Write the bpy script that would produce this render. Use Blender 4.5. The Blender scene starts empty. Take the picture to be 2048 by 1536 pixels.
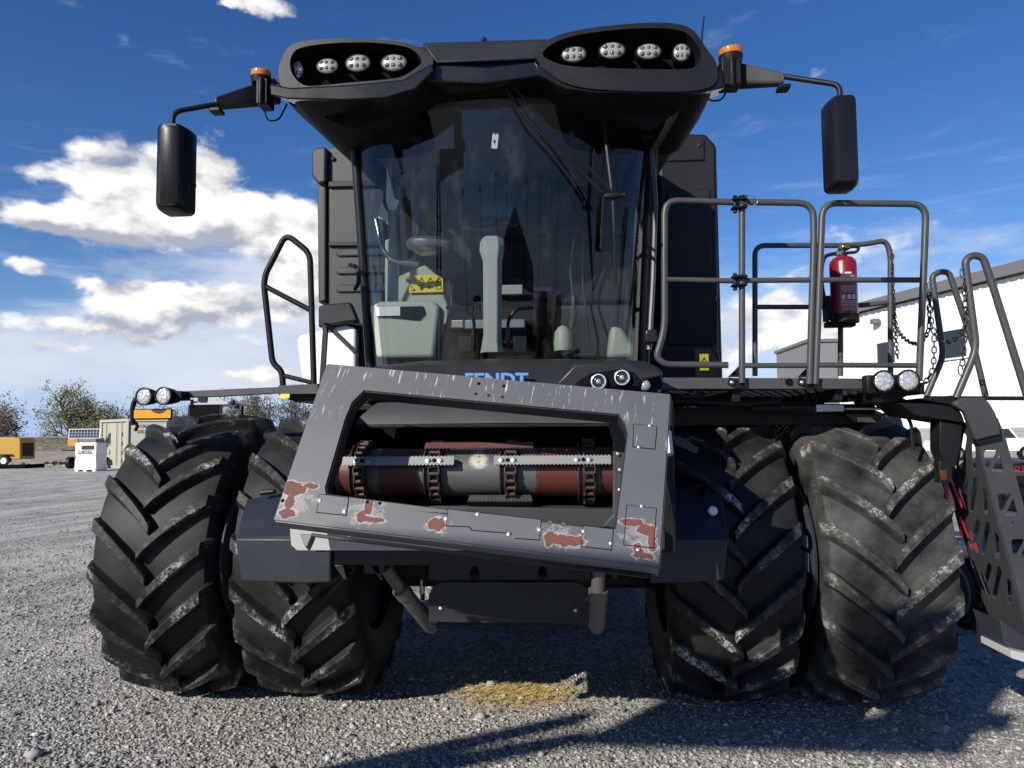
import bpy, math, random
import numpy as np
from math import radians as R, sin, cos, pi, tan, atan2, asin, sqrt
from mathutils import Vector as V, Matrix
random.seed(7)
rng = np.random.default_rng(7)
sc = bpy.context.scene
COL = sc.collection

# ------------------------------------------------------------------ camera
CAMLOC = V((.333, -5.35, 1.80)); YAW, PITCH, ROLL, F = R(4.0), R(3.75), R(-.5), 1479.0
CAMM = Matrix.Rotation(YAW, 3, 'Z') @ Matrix.Rotation(pi/2 + PITCH, 3, 'X') @ Matrix.Rotation(ROLL, 3, 'Z')
cam = bpy.data.cameras.new('camera'); camo = bpy.data.objects.new('camera', cam); COL.objects.link(camo)
camo.matrix_world = Matrix.Translation(CAMLOC) @ CAMM.to_4x4()
cam.sensor_width = 36; cam.lens = F/2048*36; cam.clip_start = .05; cam.clip_end = 6000
sc.camera = camo
def ray(px, py): return CAMM @ V(((px-1024)/F, (768-py)/F, -1))
def at(px, py, Y):                      # a measured point of the place, on the upright plane at depth Y
    d = ray(px, py); return CAMLOC + d*((Y-CAMLOC.y)/d.y)
def gz(px, py, Z=0.0):                  # a measured point at height Z
    d = ray(px, py); return CAMLOC + d*((Z-CAMLOC.z)/d.z)

# ------------------------------------------------------------------ light
SUNV = V((-1.0, -1.28, .86)).normalized()
sc.view_settings.view_transform = 'Standard'; sc.view_settings.look = 'None'
sc.view_settings.exposure = 0.22; sc.view_settings.gamma = 1.0; sc.view_settings.use_curve_mapping = False
sun = bpy.data.lights.new('sun', 'SUN'); sun.energy = 5.0; sun.angle = R(.53); sun.color = (1, .945, .86)
suno = bpy.data.objects.new('sun', sun); COL.objects.link(suno)
suno.rotation_euler = SUNV.to_track_quat('Z', 'Y').to_euler()
sc.render.engine = 'CYCLES'
sc.cycles.use_denoising = True; sc.cycles.max_bounces = 8; sc.cycles.diffuse_bounces = 1; sc.cycles.transparent_max_bounces = 12
sc.cycles.sample_clamp_indirect = 6

class NT:                               # small node-tree writer
    def __init__(s, tree): s.t = tree; s.n = tree.nodes; s.l = tree.links
    def new(s, typ, **kw):
        n = s.n.new(typ)
        for k, v in kw.items(): setattr(n, k, v)
        return n
    def put(s, sock, v):
        if hasattr(v, 'is_output') or isinstance(v, bpy.types.NodeSocket): s.l.new(v, sock)
        elif isinstance(v, (tuple, list)) and sock.type == 'RGBA' and len(v) == 3: sock.default_value = (*v, 1)
        else: sock.default_value = v
    def m(s, op, a, b=0.0, c=None, clamp=False):
        n = s.new('ShaderNodeMath', operation=op); n.use_clamp = clamp
        s.put(n.inputs[0], a); s.put(n.inputs[1], b)
        if c is not None: s.put(n.inputs[2], c)
        return n.outputs[0]
    def vm(s, op, a, b=None, out=0):
        n = s.new('ShaderNodeVectorMath', operation=op); s.put(n.inputs[0], a)
        if b is not None: s.put(n.inputs[3 if op == 'SCALE' else 1], b)
        return n.outputs[out]
    def mix(s, f, a, b, blend='MIX'):
        n = s.new('ShaderNodeMix', data_type='RGBA', blend_type=blend)
        s.put(n.inputs[0], f); s.put(n.inputs[6], a); s.put(n.inputs[7], b); return n.outputs[2]
    def noise(s, vec, scale, detail=4, rough=.55, out=0, dist=0.0):
        n = s.new('ShaderNodeTexNoise'); s.put(n.inputs['Vector'], vec); n.inputs['Scale'].default_value = scale
        n.inputs['Detail'].default_value = detail; n.inputs['Roughness'].default_value = rough
        n.inputs['Distortion'].default_value = dist; return n.outputs[out]
    def step(s, v, a, b):               # smooth ramp a..b -> 0..1
        n = s.new('ShaderNodeMapRange', interpolation_type='SMOOTHSTEP'); s.put(n.inputs[0], v)
        s.put(n.inputs[1], a); s.put(n.inputs[2], b); return n.outputs[0]
    def comb(s, x, y, z):
        n = s.new('ShaderNodeCombineXYZ'); s.put(n.inputs[0], x); s.put(n.inputs[1], y); s.put(n.inputs[2], z); return n.outputs[0]
    def sep(s, v):
        n = s.new('ShaderNodeSeparateXYZ'); s.put(n.inputs[0], v); return n.outputs

# sky: Nishita light with a layer of clouds
world = bpy.data.worlds.new('World'); sc.world = world; world.use_nodes = True
w = NT(world.node_tree); w.n.clear()
skyt = w.new('ShaderNodeTexSky', sky_type='NISHITA'); skyt.sun_disc = False
skyt.sun_elevation = asin(SUNV.z); skyt.sun_rotation = atan2(SUNV.x, SUNV.y)
skyt.altitude = 1300; skyt.air_density = 1.0; skyt.dust_density = .35; skyt.ozone_density = 2.2
SKY_S = .104
world.cycles.sampling_method = 'MANUAL'; world.cycles.sample_map_resolution = 512
dirv = w.new('ShaderNodeTexCoord').outputs['Generated']
dx, dy, dz = w.sep(dirv)
az = w.m('ARCTAN2', dx, dy); el = w.m('ARCSINE', dz)
def ae(px, py):
    d = ray(px, py).normalized(); return atan2(d.x, d.y), asin(d.z)
# (px, py, half width px, half height px, strength)
CLOUDS = [(400,452,215,48,1.15),(500,425,85,30,.55),(250,470,70,30,.6),(600,445,50,48,.7),(265,372,190,20,.95),(330,330,90,30,.95),(410,335,46,26,.7),(172,296,55,28,.66),
          (66,432,70,20,.92),(135,454,28,12,.55),(66,532,32,9,.85),(246,567,88,11,.80),(275,640,40,32,.85),(400,600,150,26,.80),(560,620,130,40,.8),
          (600,540,80,50,.7),(95,690,60,16,.75),(130,640,45,14,.6),(300,655,60,30,.85),(350,610,90,30,.75),(25,640,40,14,.6),(500,748,140,14,.8),(180,655,40,9,.5),(530,17,52,18,.95),(470,24,30,9,.5),
          (1545,612,62,26,.9),(1480,690,170,50,.85),(1640,150,30,10,.66),(1760,640,150,30,.8),(1700,470,330,50,.26),(1900,440,280,44,.26),(1560,560,190,18,.4)]
cov = shade = None
wv = w.comb(w.m('MULTIPLY', az, 1.0), w.m('MULTIPLY', el, 1.5), 0.37)
wob = w.vm('SUBTRACT', w.noise(wv, 9, 5, .6, out=1), (.5, .5, .5))
waz, wel, _ = w.sep(wob)
azw = w.m('MULTIPLY_ADD', waz, .09, az); elw = w.m('MULTIPLY_ADD', wel, .05, el)
for px, py, hx, hy, st in CLOUDS:
    a0, e0 = ae(px, py); sx, sy = hx/F, hy/F
    ux = w.m('DIVIDE', w.m('SUBTRACT', azw, a0), sx); uy = w.m('DIVIDE', w.m('SUBTRACT', elw, e0), sy)
    r2 = w.m('MULTIPLY_ADD', uy, uy, w.m('MULTIPLY', ux, ux))
    g = w.m('MULTIPLY', w.m('EXPONENT', w.m('MULTIPLY', r2, -.75)), st)
    sh = w.m('MULTIPLY', g, w.m('MULTIPLY', uy, -1.0))
    cov = g if cov is None else w.m('MAXIMUM', cov, g) if False else w.m('ADD', cov, g)
    shade = sh if shade is None else w.m('ADD', shade, sh)
# the rest of the sky: broken cloud, thicker towards the horizon
far = w.noise(w.comb(w.m('MULTIPLY', dx, 1.0), dy, w.m('MULTIPLY', dz, 2.5)), 2.3, 3, .5)
inview = w.step(w.m('ABSOLUTE', w.m('ADD', az, YAW)), .62, .9)
low = w.step(el, .75, .05)
rest = w.m('MULTIPLY', inview, w.m('MULTIPLY', w.step(far, .45, .68), w.m('MULTIPLY_ADD', low, .42, .06)))
cov = w.m('ADD', cov, rest)
cov = w.m('MINIMUM', cov, 1.15)
n1 = w.noise(wv, 14, 9, .56, dist=.15); n2 = w.noise(wv, 5.5, 4, .5)
n1b = w.noise(w.vm('ADD', wv, (-.013, .030, 0)), 14, 5, .5, dist=.15)   # the same puffs a little towards the sun: gives each its lit side
dens = w.m('ADD', cov, w.m('MULTIPLY', w.m('SUBTRACT', n1, .5), 1.9))
dens = w.m('ADD', dens, w.m('MULTIPLY', w.m('SUBTRACT', n2, .5), .7))
alpha = w.step(dens, .42, .92)
puff = w.m('MULTIPLY', w.m('SUBTRACT', n1, n1b), 1.9)
under = w.step(w.m('ADD', shade, w.m('MULTIPLY', w.m('SUBTRACT', n1, .5), -1.1)), -.12, .75)
bright = w.m('ADD', w.m('SUBTRACT', .87, w.m('MULTIPLY', under, .36)), puff)
bright = w.m('MAXIMUM', w.m('MINIMUM', bright, .95), .44)
cl_hue = w.mix(w.step(bright, .4, .8), (.84, .90, 1.05), (1.0, .99, .975))
clc = w.vm('SCALE', cl_hue, bright)
# cirrus streaks
cn = w.noise(w.comb(w.m('MULTIPLY', az, 2.2), w.m('MULTIPLY', el, 16), 3.1), 3.2, 7, .62, dist=.3)
cirr = w.m('MULTIPLY', w.step(cn, .50, .78), w.m('MULTIPLY', w.step(el, .42, .1), .42))
skyc = w.vm('SCALE', skyt.outputs[0], SKY_S)
hsv = w.new('ShaderNodeHueSaturation'); hsv.inputs['Saturation'].default_value = 1.30; hsv.inputs['Hue'].default_value = .512; hsv.inputs['Value'].default_value = 1.0; w.put(hsv.inputs['Color'], skyc)
c0 = w.mix(w.step(el, .16, -.01), hsv.outputs[0], (.36, .50, .76))
c1 = w.mix(cirr, c0, (.66, .74, .88))
# thin grey-white veil low on the left and right
veil = None
for px, py, hx, hy, st in [(300,735,440,52,.95),(90,690,170,60,.55),(560,640,150,120,.75),(400,590,220,45,.55),(1480,700,200,80,.6),(1700,620,260,60,.45),(560,500,120,60,.4),(230,460,160,40,.35),(1900,480,260,60,.4)]:
    a0, e0 = ae(px, py); ux = w.m('DIVIDE', w.m('SUBTRACT', azw, a0), hx/F); uy = w.m('DIVIDE', w.m('SUBTRACT', elw, e0), hy/F)
    g = w.m('MULTIPLY', w.m('EXPONENT', w.m('MULTIPLY', w.m('MULTIPLY_ADD', uy, uy, w.m('MULTIPLY', ux, ux)), -.8)), st); veil = g if veil is None else w.m('ADD', veil, g)
vn = w.noise(w.comb(w.m('MULTIPLY', az, 1.0), w.m('MULTIPLY', el, 3.2), 1.7), 7, 7, .58, dist=.2)
va = w.m('MULTIPLY', w.step(w.m('ADD', veil, w.m('MULTIPLY', w.m('SUBTRACT', vn, .5), 1.5)), .12, 1.0), .88)
c1v = w.mix(va, c1, w.mix(vn, (.44, .52, .68), (.74, .77, .83)))
c2 = w.mix(w.m('MULTIPLY', alpha, .96), c1v, clc)
bgn = w.new('ShaderNodeBackground'); w.put(bgn.inputs[0], c2); bgn.inputs[1].default_value = 1.0
wo = w.new('ShaderNodeOutputWorld'); w.l.new(bgn.outputs[0], wo.inputs[0])

# ------------------------------------------------------------------ materials
def mat(name, fn):
    m = bpy.data.materials.new(name); m.use_nodes = True; t = NT(m.node_tree); t.n.clear()
    out = t.new('ShaderNodeOutputMaterial'); t.l.new(fn(t), out.inputs[0]); return m
def bsdf(t, color, rough=.5, metal=0.0, bump=None, bstr=.3, bdist=.01, spec=.5, coat=0.0, **kw):
    b = t.new('ShaderNodeBsdfPrincipled'); t.put(b.inputs['Base Color'], color); t.put(b.inputs['Roughness'], rough)
    t.put(b.inputs['Metallic'], metal); b.inputs['Specular IOR Level'].default_value = spec; b.inputs['Coat Weight'].default_value = coat
    b.inputs['Coat Roughness'].default_value = .08
    for k, v in kw.items(): t.put(b.inputs[k], v)
    if bump is not None:
        bn = t.new('ShaderNodeBump'); bn.inputs['Strength'].default_value = bstr; bn.inputs['Distance'].default_value = bdist
        t.put(bn.inputs['Height'], bump); t.l.new(bn.outputs[0], b.inputs['Normal'])
    return b.outputs[0]
def P(t): return t.new('ShaderNodeNewGeometry').outputs['Position']
def O(t): return t.new('ShaderNodeTexCoord').outputs['Object']
def paint(name, c, rough=.4, dust=.12, metal=0.0, spec=.5, dustc=(.30, .29, .27), coat=0.0, scale=5):
    def f(t):
        p = P(t); n = t.noise(p, scale, 6, .6); fine = t.noise(p, 70, 3, .6)
        d = t.m('MULTIPLY', t.m('MULTIPLY_ADD', t.step(n, .42, .8), .8, .2), t.m('MULTIPLY_ADD', fine, .9, .3))
        d = t.m('MULTIPLY', d, dust)
        col = t.mix(d, c, dustc)
        return bsdf(t, col, t.m('MULTIPLY_ADD', n, .22, rough-.08), metal, fine, .06, .002, spec, coat)
    return mat(name, f)
M = {}
M['body'] = paint('dark_grey_paint', (.018, .0195, .023), .38, .045, spec=.3)
M['panel'] = paint('grey_panel_paint', (.042, .043, .046), .42, .07, spec=.35)
M['black'] = paint('black_plastic', (.008, .0083, .0095), .45, .02, spec=.22)
M['tankblack'] = paint('dark_tank_panel', (.012, .013, .015), .45, .03, spec=.22)
M['blacksat'] = paint('satin_black', (.009, .0095, .011), .36, .015, coat=.08, spec=.28)
M['gloss'] = paint('gloss_black_panel', (.007, .0075, .009), .24, .015, coat=.25, spec=.28)
M['shell'] = paint('roof_shell_black', (.008, .0085, .010), .6, .02, spec=.12)
M['slatgrey'] = paint('worn_slat_grey', (.21, .21, .215), .45, .12)
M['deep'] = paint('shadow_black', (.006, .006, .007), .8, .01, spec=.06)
M['rail'] = paint('grey_rail_paint', (.055, .055, .057), .38, .06, spec=.4)
M['metal'] = paint('worn_zinc', (.50, .50, .50), .34, .15, metal=.9)
M['chrome'] = paint('polished_steel', (.75, .75, .75), .15, .02, metal=1.0)
M['chain'] = paint('dark_chain_steel', (.035, .033, .034), .4, .06, metal=.5)
M['cabgrey'] = paint('light_grey_trim', (.42, .42, .40), .45, .06)
M['beige'] = paint('sage_beige_plastic', (.43, .46, .37), .5, .05)
M['red'] = paint('red_paint', (.30, .008, .014), .3, .06, coat=.3)
M['extred'] = paint('extinguisher_red', (.20, .004, .012), .3, .03, coat=.3)
M['yellow'] = paint('yellow_sticker', (.85, .62, .02), .4, .02)
M['genyellow'] = paint('generator_yellow', (.44, .25, .02), .4, .12)
M['white'] = paint('white_paint', (.80, .80, .78), .4, .04)
M['paper'] = paint('paper_white', (.78, .77, .73), .6, .03)
M['blue'] = paint('blue_badge', (.10, .26, .58), .25, .02)
M['cont'] = paint('container_beige', (.40, .385, .31), .5, .22)
M['ink'] = paint('black_ink', (.01, .01, .01), .5, .0)
M['inkpale'] = paint('pale_print', (.62, .55, .53), .5, .0)
M['cloth'] = paint('dark_seat_cloth', (.022, .023, .026), .8, .06)
M['brass'] = paint('brass', (.6, .42, .08), .3, .05, metal=.9)
M['conc'] = paint('concrete_block', (.36, .345, .32), .85, .15)
M['galv'] = paint('grey_roof_trim', (.14, .14, .14), .5, .1)
M['rim'] = paint('rim_grey_paint', (.024, .028, .036), .40, .05, spec=.3)
M['shedgrey'] = paint('grey_shed_wall', (.20, .20, .20), .6, .1)
M['amberdark'] = paint('dark_amber_lens', (.09, .022, .006), .25, .03)

def lampglass(t):
    vo = t.new('ShaderNodeTexVoronoi'); t.put(vo.inputs['Vector'], O(t)); vo.inputs['Scale'].default_value = 62
    c = t.mix(t.step(vo.outputs['Distance'], .15, .55), (.95, .95, .96), (.62, .63, .65))
    return bsdf(t, c, .12, .55, vo.outputs['Distance'], .5, .01, .7, .6)
M['lamp'] = mat('faceted_lamp_lens', lampglass)
M['lens'] = mat('lamp_glass_grey', lambda t: bsdf(t, t.mix(t.noise(O(t), 30, 3), (.26, .255, .24), (.44, .43, .41)), .22, .2, None, coat=.5))
M['led'] = mat('led_cell', lambda t: bsdf(t, (.10, .10, .10), .15, .3, None, coat=.7))
M['ledring'] = mat('lit_ring', lambda t: bsdf(t, (.8, .85, .92), .15, .4, None, coat=.5))
def amber(t):
    b = bsdf(t, (.95, .27, .01), .12, 0, None, coat=.6, **{'Transmission Weight': .45, 'IOR': 1.45})
    return b
M['amber'] = mat('amber_plastic', amber)
def reflector(t):
    wv_ = t.new('ShaderNodeTexChecker'); t.put(wv_.inputs['Vector'], O(t)); wv_.inputs['Scale'].default_value = 260
    return bsdf(t, t.mix(wv_.outputs[1], (.75, .36, .01), (.55, .25, .008)), .25, 0, None, coat=.4)
M['reflector'] = mat('amber_reflector', reflector)
def glass(tint, refl):
    def f(t):
        lw = t.new('ShaderNodeLayerWeight'); lw.inputs[0].default_value = .5
        fr = t.m('MULTIPLY_ADD', t.m('POWER', lw.outputs['Facing'], 5.0), .9, refl)
        p = P(t); dirt = t.step(t.noise(t.vm('MULTIPLY', p, (1, 1, .45)), 7, 7, .65), .5, .85)
        tr = t.new('ShaderNodeBsdfTransparent'); t.put(tr.inputs[0], tint)
        gl = t.new('ShaderNodeBsdfGlossy'); gl.inputs['Roughness'].default_value = .012
        df = t.new('ShaderNodeBsdfDiffuse'); t.put(df.inputs[0], (.30, .30, .28))
        a = t.new('ShaderNodeMixShader'); t.put(a.inputs[0], t.m('MULTIPLY', dirt, .10)); t.l.new(tr.outputs[0], a.inputs[1]); t.l.new(df.outputs[0], a.inputs[2])
        b = t.new('ShaderNodeMixShader'); t.put(b.inputs[0], fr); t.l.new(a.outputs[0], b.inputs[1]); t.l.new(gl.outputs[0], b.inputs[2])
        return b.outputs[0]
    return f
M['glass'] = mat('tinted_cab_glass', glass((.62, .66, .67), .045))
M['bottle'] = mat('clear_plastic', glass((.85, .87, .86), .08))
M['window'] = mat('dark_window_glass', lambda t: bsdf(t, (.02, .025, .03), .06, 0, None, coat=.3))
def rubber(dusty):
    def f(t):
        p = O(t); at_ = t.new('ShaderNodeAttribute', attribute_name='lug'); lug = at_.outputs['Fac']
        oi = t.new('ShaderNodeObjectInfo').outputs['Random']
        pp = t.vm('ADD', p, t.comb(t.m('MULTIPLY', oi, 30), 0, 0))
        big = t.noise(pp, 3.2, 5, .6); mid = t.noise(pp, 24, 6, .7); fine = t.noise(pp, 95, 4, .65)
        film = t.m('MULTIPLY', t.step(big, .30, .75), t.m('MULTIPLY_ADD', fine, .7, .25))
        film = t.m('MULTIPLY', film, dusty)
        col = t.mix(film, (.0095, .0098, .0105), (.16, .155, .145))
        scuff = t.m('MULTIPLY', lug, t.m('MULTIPLY', t.step(mid, .44, .70), t.m('MULTIPLY_ADD', fine, .9, .2)))
        col = t.mix(t.m('MULTIPLY', scuff, .30), col, (.25, .24, .22))
        mud = t.m('MULTIPLY', t.m('MULTIPLY', lug, t.step(big, .50, .66)), t.step(t.m('MULTIPLY_ADD', fine, .55, t.m('MULTIPLY', mid, .6)), .55, .63))
        col = t.mix(t.m('MULTIPLY', mud, .85), col, (.56, .54, .50))
        h = t.m('ADD', t.m('MULTIPLY', fine, .4), t.m('MULTIPLY', mid, .6))
        return bsdf(t, col, t.m('MULTIPLY_ADD', film, .3, .52), 0, h, .28, .006, .22)
    return f
M['tyre'] = mat('tyre_rubber', rubber(.26)); M['tyredust'] = mat('dusty_tyre_rubber', rubber(.80))
M['tyretext'] = paint('raised_tyre_letter', (.09, .088, .085), .6, .2)

# ------------------------------------------------------------------ mesh helpers
class MB:
    def __init__(s): s.v = []; s.f = []
    def add(s, vs, fs):
        o = len(s.v); s.v += [tuple(a) for a in vs]; s.f += [tuple(i+o for i in f) for f in fs]; return s
    def box(s, x0, x1, y0, y1, z0, z1, mtx=None):
        vs = [V((x, y, z)) for x in (x0, x1) for y in (y0, y1) for z in (z0, z1)]
        if mtx is not None: vs = [mtx @ a for a in vs]
        return s.add(vs, [(0,1,3,2),(4,6,7,5),(0,4,5,1),(2,3,7,6),(0,2,6,4),(1,5,7,3)])
    def beam(s, p, q, wd, ht, up=(0, 0, 1)):
        p, q = V(p), V(q); d = (q-p).normalized(); up = V(up)
        r = d.cross(up)
        if r.length < 1e-4: r = d.cross(V((1, 0, 0)))
        r.normalize(); u = r.cross(d)
        vs = [e + r*a*wd/2 + u*b*ht/2 for e in (p, q) for a in (-1, 1) for b in (-1, 1)]
        return s.add(vs, [(0,1,3,2),(4,6,7,5),(0,4,5,1),(2,3,7,6),(0,2,6,4),(1,5,7,3)])
    def ring(s, c, d, r, n, ry=None, ref=None):
        d = V(d).normalized(); ref = V(ref) if ref is not None else (V((0, 0, 1)) if abs(d.z) < .9 else V((1, 0, 0)))
        a = d.cross(ref).normalized(); b = a.cross(d)
        return [V(c) + a*cos(2*pi*k/n)*r + b*sin(2*pi*k/n)*(ry or r) for k in range(n)]
    def loft(s, rings, caps=True, closed=True):
        n = len(rings[0]); vs = [p for r in rings for p in r]; fs = []
        for i in range(len(rings)-1):
            for k in range(n if closed else n-1):
                a, b = i*n+k, i*n+(k+1) % n; fs.append((a, b, b+n, a+n))
        if caps: fs.append(tuple(range(n))[::-1]); fs.append(tuple(range((len(rings)-1)*n, len(rings)*n)))
        return s.add(vs, fs)
    def cyl(s, p, q, r0, r1=None, n=16, ry=None):
        p, q = V(p), V(q); r1 = r0 if r1 is None else r1; d = q-p
        return s.loft([s.ring(p, d, r0, n, ry), s.ring(q, d, r1, n, None if ry is None else ry*r1/r0)])
    def turn(s, p, d, prof, n=20):      # lathe: prof = (along, radius) pairs along d
        p, d = V(p), V(d).normalized()
        return s.loft([s.ring(p+d*a, d, max(r, 1e-4), n) for a, r in prof])
    def tube(s, pts, r, n=10, fillet=0.0, caps=True):
        pts = [V(p) for p in pts]
        if fillet:
            o = [pts[0]]
            for i in range(1, len(pts)-1):
                a, b, c = pts[i-1], pts[i], pts[i+1]; u, v_ = (a-b), (c-b)
                k = min(fillet, u.length*.48, v_.length*.48); u, v_ = b+u.normalized()*k, b+v_.normalized()*k
                for j in range(6):
                    t = j/5; o.append(u*(1-t)**2 + b*2*t*(1-t) + v_*t*t)
            o.append(pts[-1]); pts = o
        rings = []; ref = None
        for i, p in enumerate(pts):
            d = (pts[min(i+1, len(pts)-1)] - pts[max(i-1, 0)]).normalized()
            if ref is None: ref = d.orthogonal().normalized()
            ref = (ref - d*ref.dot(d)).normalized(); b = d.cross(ref)
            rr = r[i] if isinstance(r, (list, tuple)) else r
            rings.append([p + ref*cos(2*pi*k/n)*rr + b*sin(2*pi*k/n)*rr for k in range(n)])
        return s.loft(rings, caps)
    def prism(s, poly, vec):
        vec = V(vec); a = [V(p) for p in poly]; b = [p+vec for p in a]; return s.loft([a, b])
    def dome(s, c, d, r, h, n=14, m=4, ry=None):
        c, d = V(c), V(d).normalized(); rg = []
        for i in range(m+1):
            t = i/m*pi/2; k = max(cos(t), .02); rg.append(s.ring(c+d*h*sin(t), d, r*k, n, None if ry is None else ry*k))
        return s.loft(rg)
    def pieces(s, name, m, parent=None, **k):      # every loose piece becomes an object of its own
        par = list(range(len(s.v)))
        def fd(a):
            while par[a] != a: par[a] = par[par[a]]; a = par[a]
            return a
        for f in s.f:
            for a in f[1:]: par[fd(a)] = fd(f[0])
        grp = {}
        for f in s.f: grp.setdefault(fd(f[0]), []).append(f)
        first = None
        for fs in grp.values():
            ids = sorted({a for f in fs for a in f}); mp = {a: i for i, a in enumerate(ids)}; q = MB(); q.v = [s.v[a] for a in ids]; q.f = [tuple(mp[a] for a in f) for f in fs]
            o = q.build(name, m, parent, **k); first = first or o
        return first
    def build(s, name, m, parent=None, smooth=True, bevel=0.0, seg=2, kind=None, label=None, ang=38):
        me = bpy.data.meshes.new(name); me.from_pydata(s.v, [], s.f); me.update()
        return link(name, me, m, parent, smooth, bevel, seg, kind, label, ang)
def link(name, me, m, parent=None, smooth=True, bevel=0.0, seg=2, kind=None, label=None, ang=38):
    import bmesh
    b = bmesh.new(); b.from_mesh(me); bmesh.ops.recalc_face_normals(b, faces=b.faces); b.to_mesh(me); b.free()
    if smooth:
        me.polygons.foreach_set('use_smooth', [True]*len(me.polygons)); me.set_sharp_from_angle(angle=R(ang))
    if m is not None: me.materials.append(M[m] if isinstance(m, str) else m)
    o = bpy.data.objects.new(name, me); COL.objects.link(o)
    if parent is not None: o.parent = parent; o.matrix_parent_inverse = world_of(parent).inverted()
    if bevel:
        bv = o.modifiers.new('bevel', 'BEVEL'); bv.width = bevel; bv.segments = seg; bv.limit_method = 'ANGLE'; bv.angle_limit = R(35)
    if kind: o['kind'] = kind
    if label: o['label'] = label
    return o
def world_of(o):
    return o.matrix_basis.copy() if o.parent is None else world_of(o.parent) @ o.matrix_parent_inverse @ o.matrix_basis
def thing(name, label, cat, loc=(0, 0, 0), group=None, rz=0.0):
    o = bpy.data.objects.new(name, None); COL.objects.link(o); o.location = loc; o.rotation_euler = (0, 0, rz)
    o.matrix_basis = Matrix.Translation(V(loc)) @ Matrix.Rotation(rz, 4, 'Z')
    o.empty_display_size = .2; o['label'] = label; o['category'] = cat
    if group: o['group'] = group
    return o
def tag(o, label, cat, group=None):
    o['label'] = label; o['category'] = cat
    if group: o['group'] = group
    return o
def plate(name, outer, holes, mtx, thick, m, parent=None, bevel=0.0, **kw):   # flat sheet with cut-outs, in its own (x, y) plane
    cu = bpy.data.curves.new('sheet', 'CURVE'); cu.dimensions = '2D'; cu.fill_mode = 'BOTH'; cu.extrude = thick/2
    for loop in [outer]+list(holes):
        sp = cu.splines.new('POLY'); sp.points.add(len(loop)-1); sp.use_cyclic_u = True
        for k, (x, y) in enumerate(loop): sp.points[k].co = (x, y, 0, 1)
    ob = bpy.data.objects.new('sheet', cu); me = bpy.data.meshes.new_from_object(ob)
    bpy.data.objects.remove(ob); bpy.data.curves.remove(cu)
    me.materials.clear(); me.transform(mtx)
    return link(name, me, m, parent, True, bevel, **kw)
def text(s, size, mtx, m, parent, name='lettering', thick=.0015, align='CENTER', sx=1.0, bold=0.0):
    cu = bpy.data.curves.new('txt', 'FONT'); cu.body = s; cu.size = size; cu.extrude = thick; cu.align_x = align; cu.align_y = 'CENTER'; cu.resolution_u = 3; cu.offset = bold
    ob = bpy.data.objects.new('txt', cu); me = bpy.data.meshes.new_from_object(ob)
    bpy.data.objects.remove(ob); bpy.data.curves.remove(cu)
    me.materials.clear(); me.transform(mtx @ Matrix.Diagonal((sx, 1, 1, 1)))
    return link(name, me, m, parent, False)
def facing(p, right=(1, 0, 0), up=(0, 0, 1)):    # local x,y -> right,up; local z towards the viewer
    r = V(right).normalized(); u = V(up); u = (u - r*u.dot(r)).normalized(); n = r.cross(u)
    return Matrix.Translation(V(p)) @ Matrix((r, u, n)).transposed().to_4x4()
def ellipse(cx, cy, rx, ry, n=20): return [(cx+rx*cos(2*pi*k/n), cy+ry*sin(2*pi*k/n)) for k in range(n)]
def rrect(x0, x1, y0, y1, r, n=4):
    o = []
    for cx, cy, a in ((x1-r, y0+r, -90), (x1-r, y1-r, 0), (x0+r, y1-r, 90), (x0+r, y0+r, 180)):
        o += [(cx+r*cos(R(a+90*k/n)), cy+r*sin(R(a+90*k/n))) for k in range(n+1)]
    return o
def slot(x0, y0, x1, y1, r, n=5):               # stadium-shaped hole
    a = atan2(y1-y0, x1-x0); o = []
    for k in range(n+1): t = a-pi/2+pi*k/n; o.append((x1+r*cos(t), y1+r*sin(t)))
    for k in range(n+1): t = a+pi/2+pi*k/n; o.append((x0+r*cos(t), y0+r*sin(t)))
    return o
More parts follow.
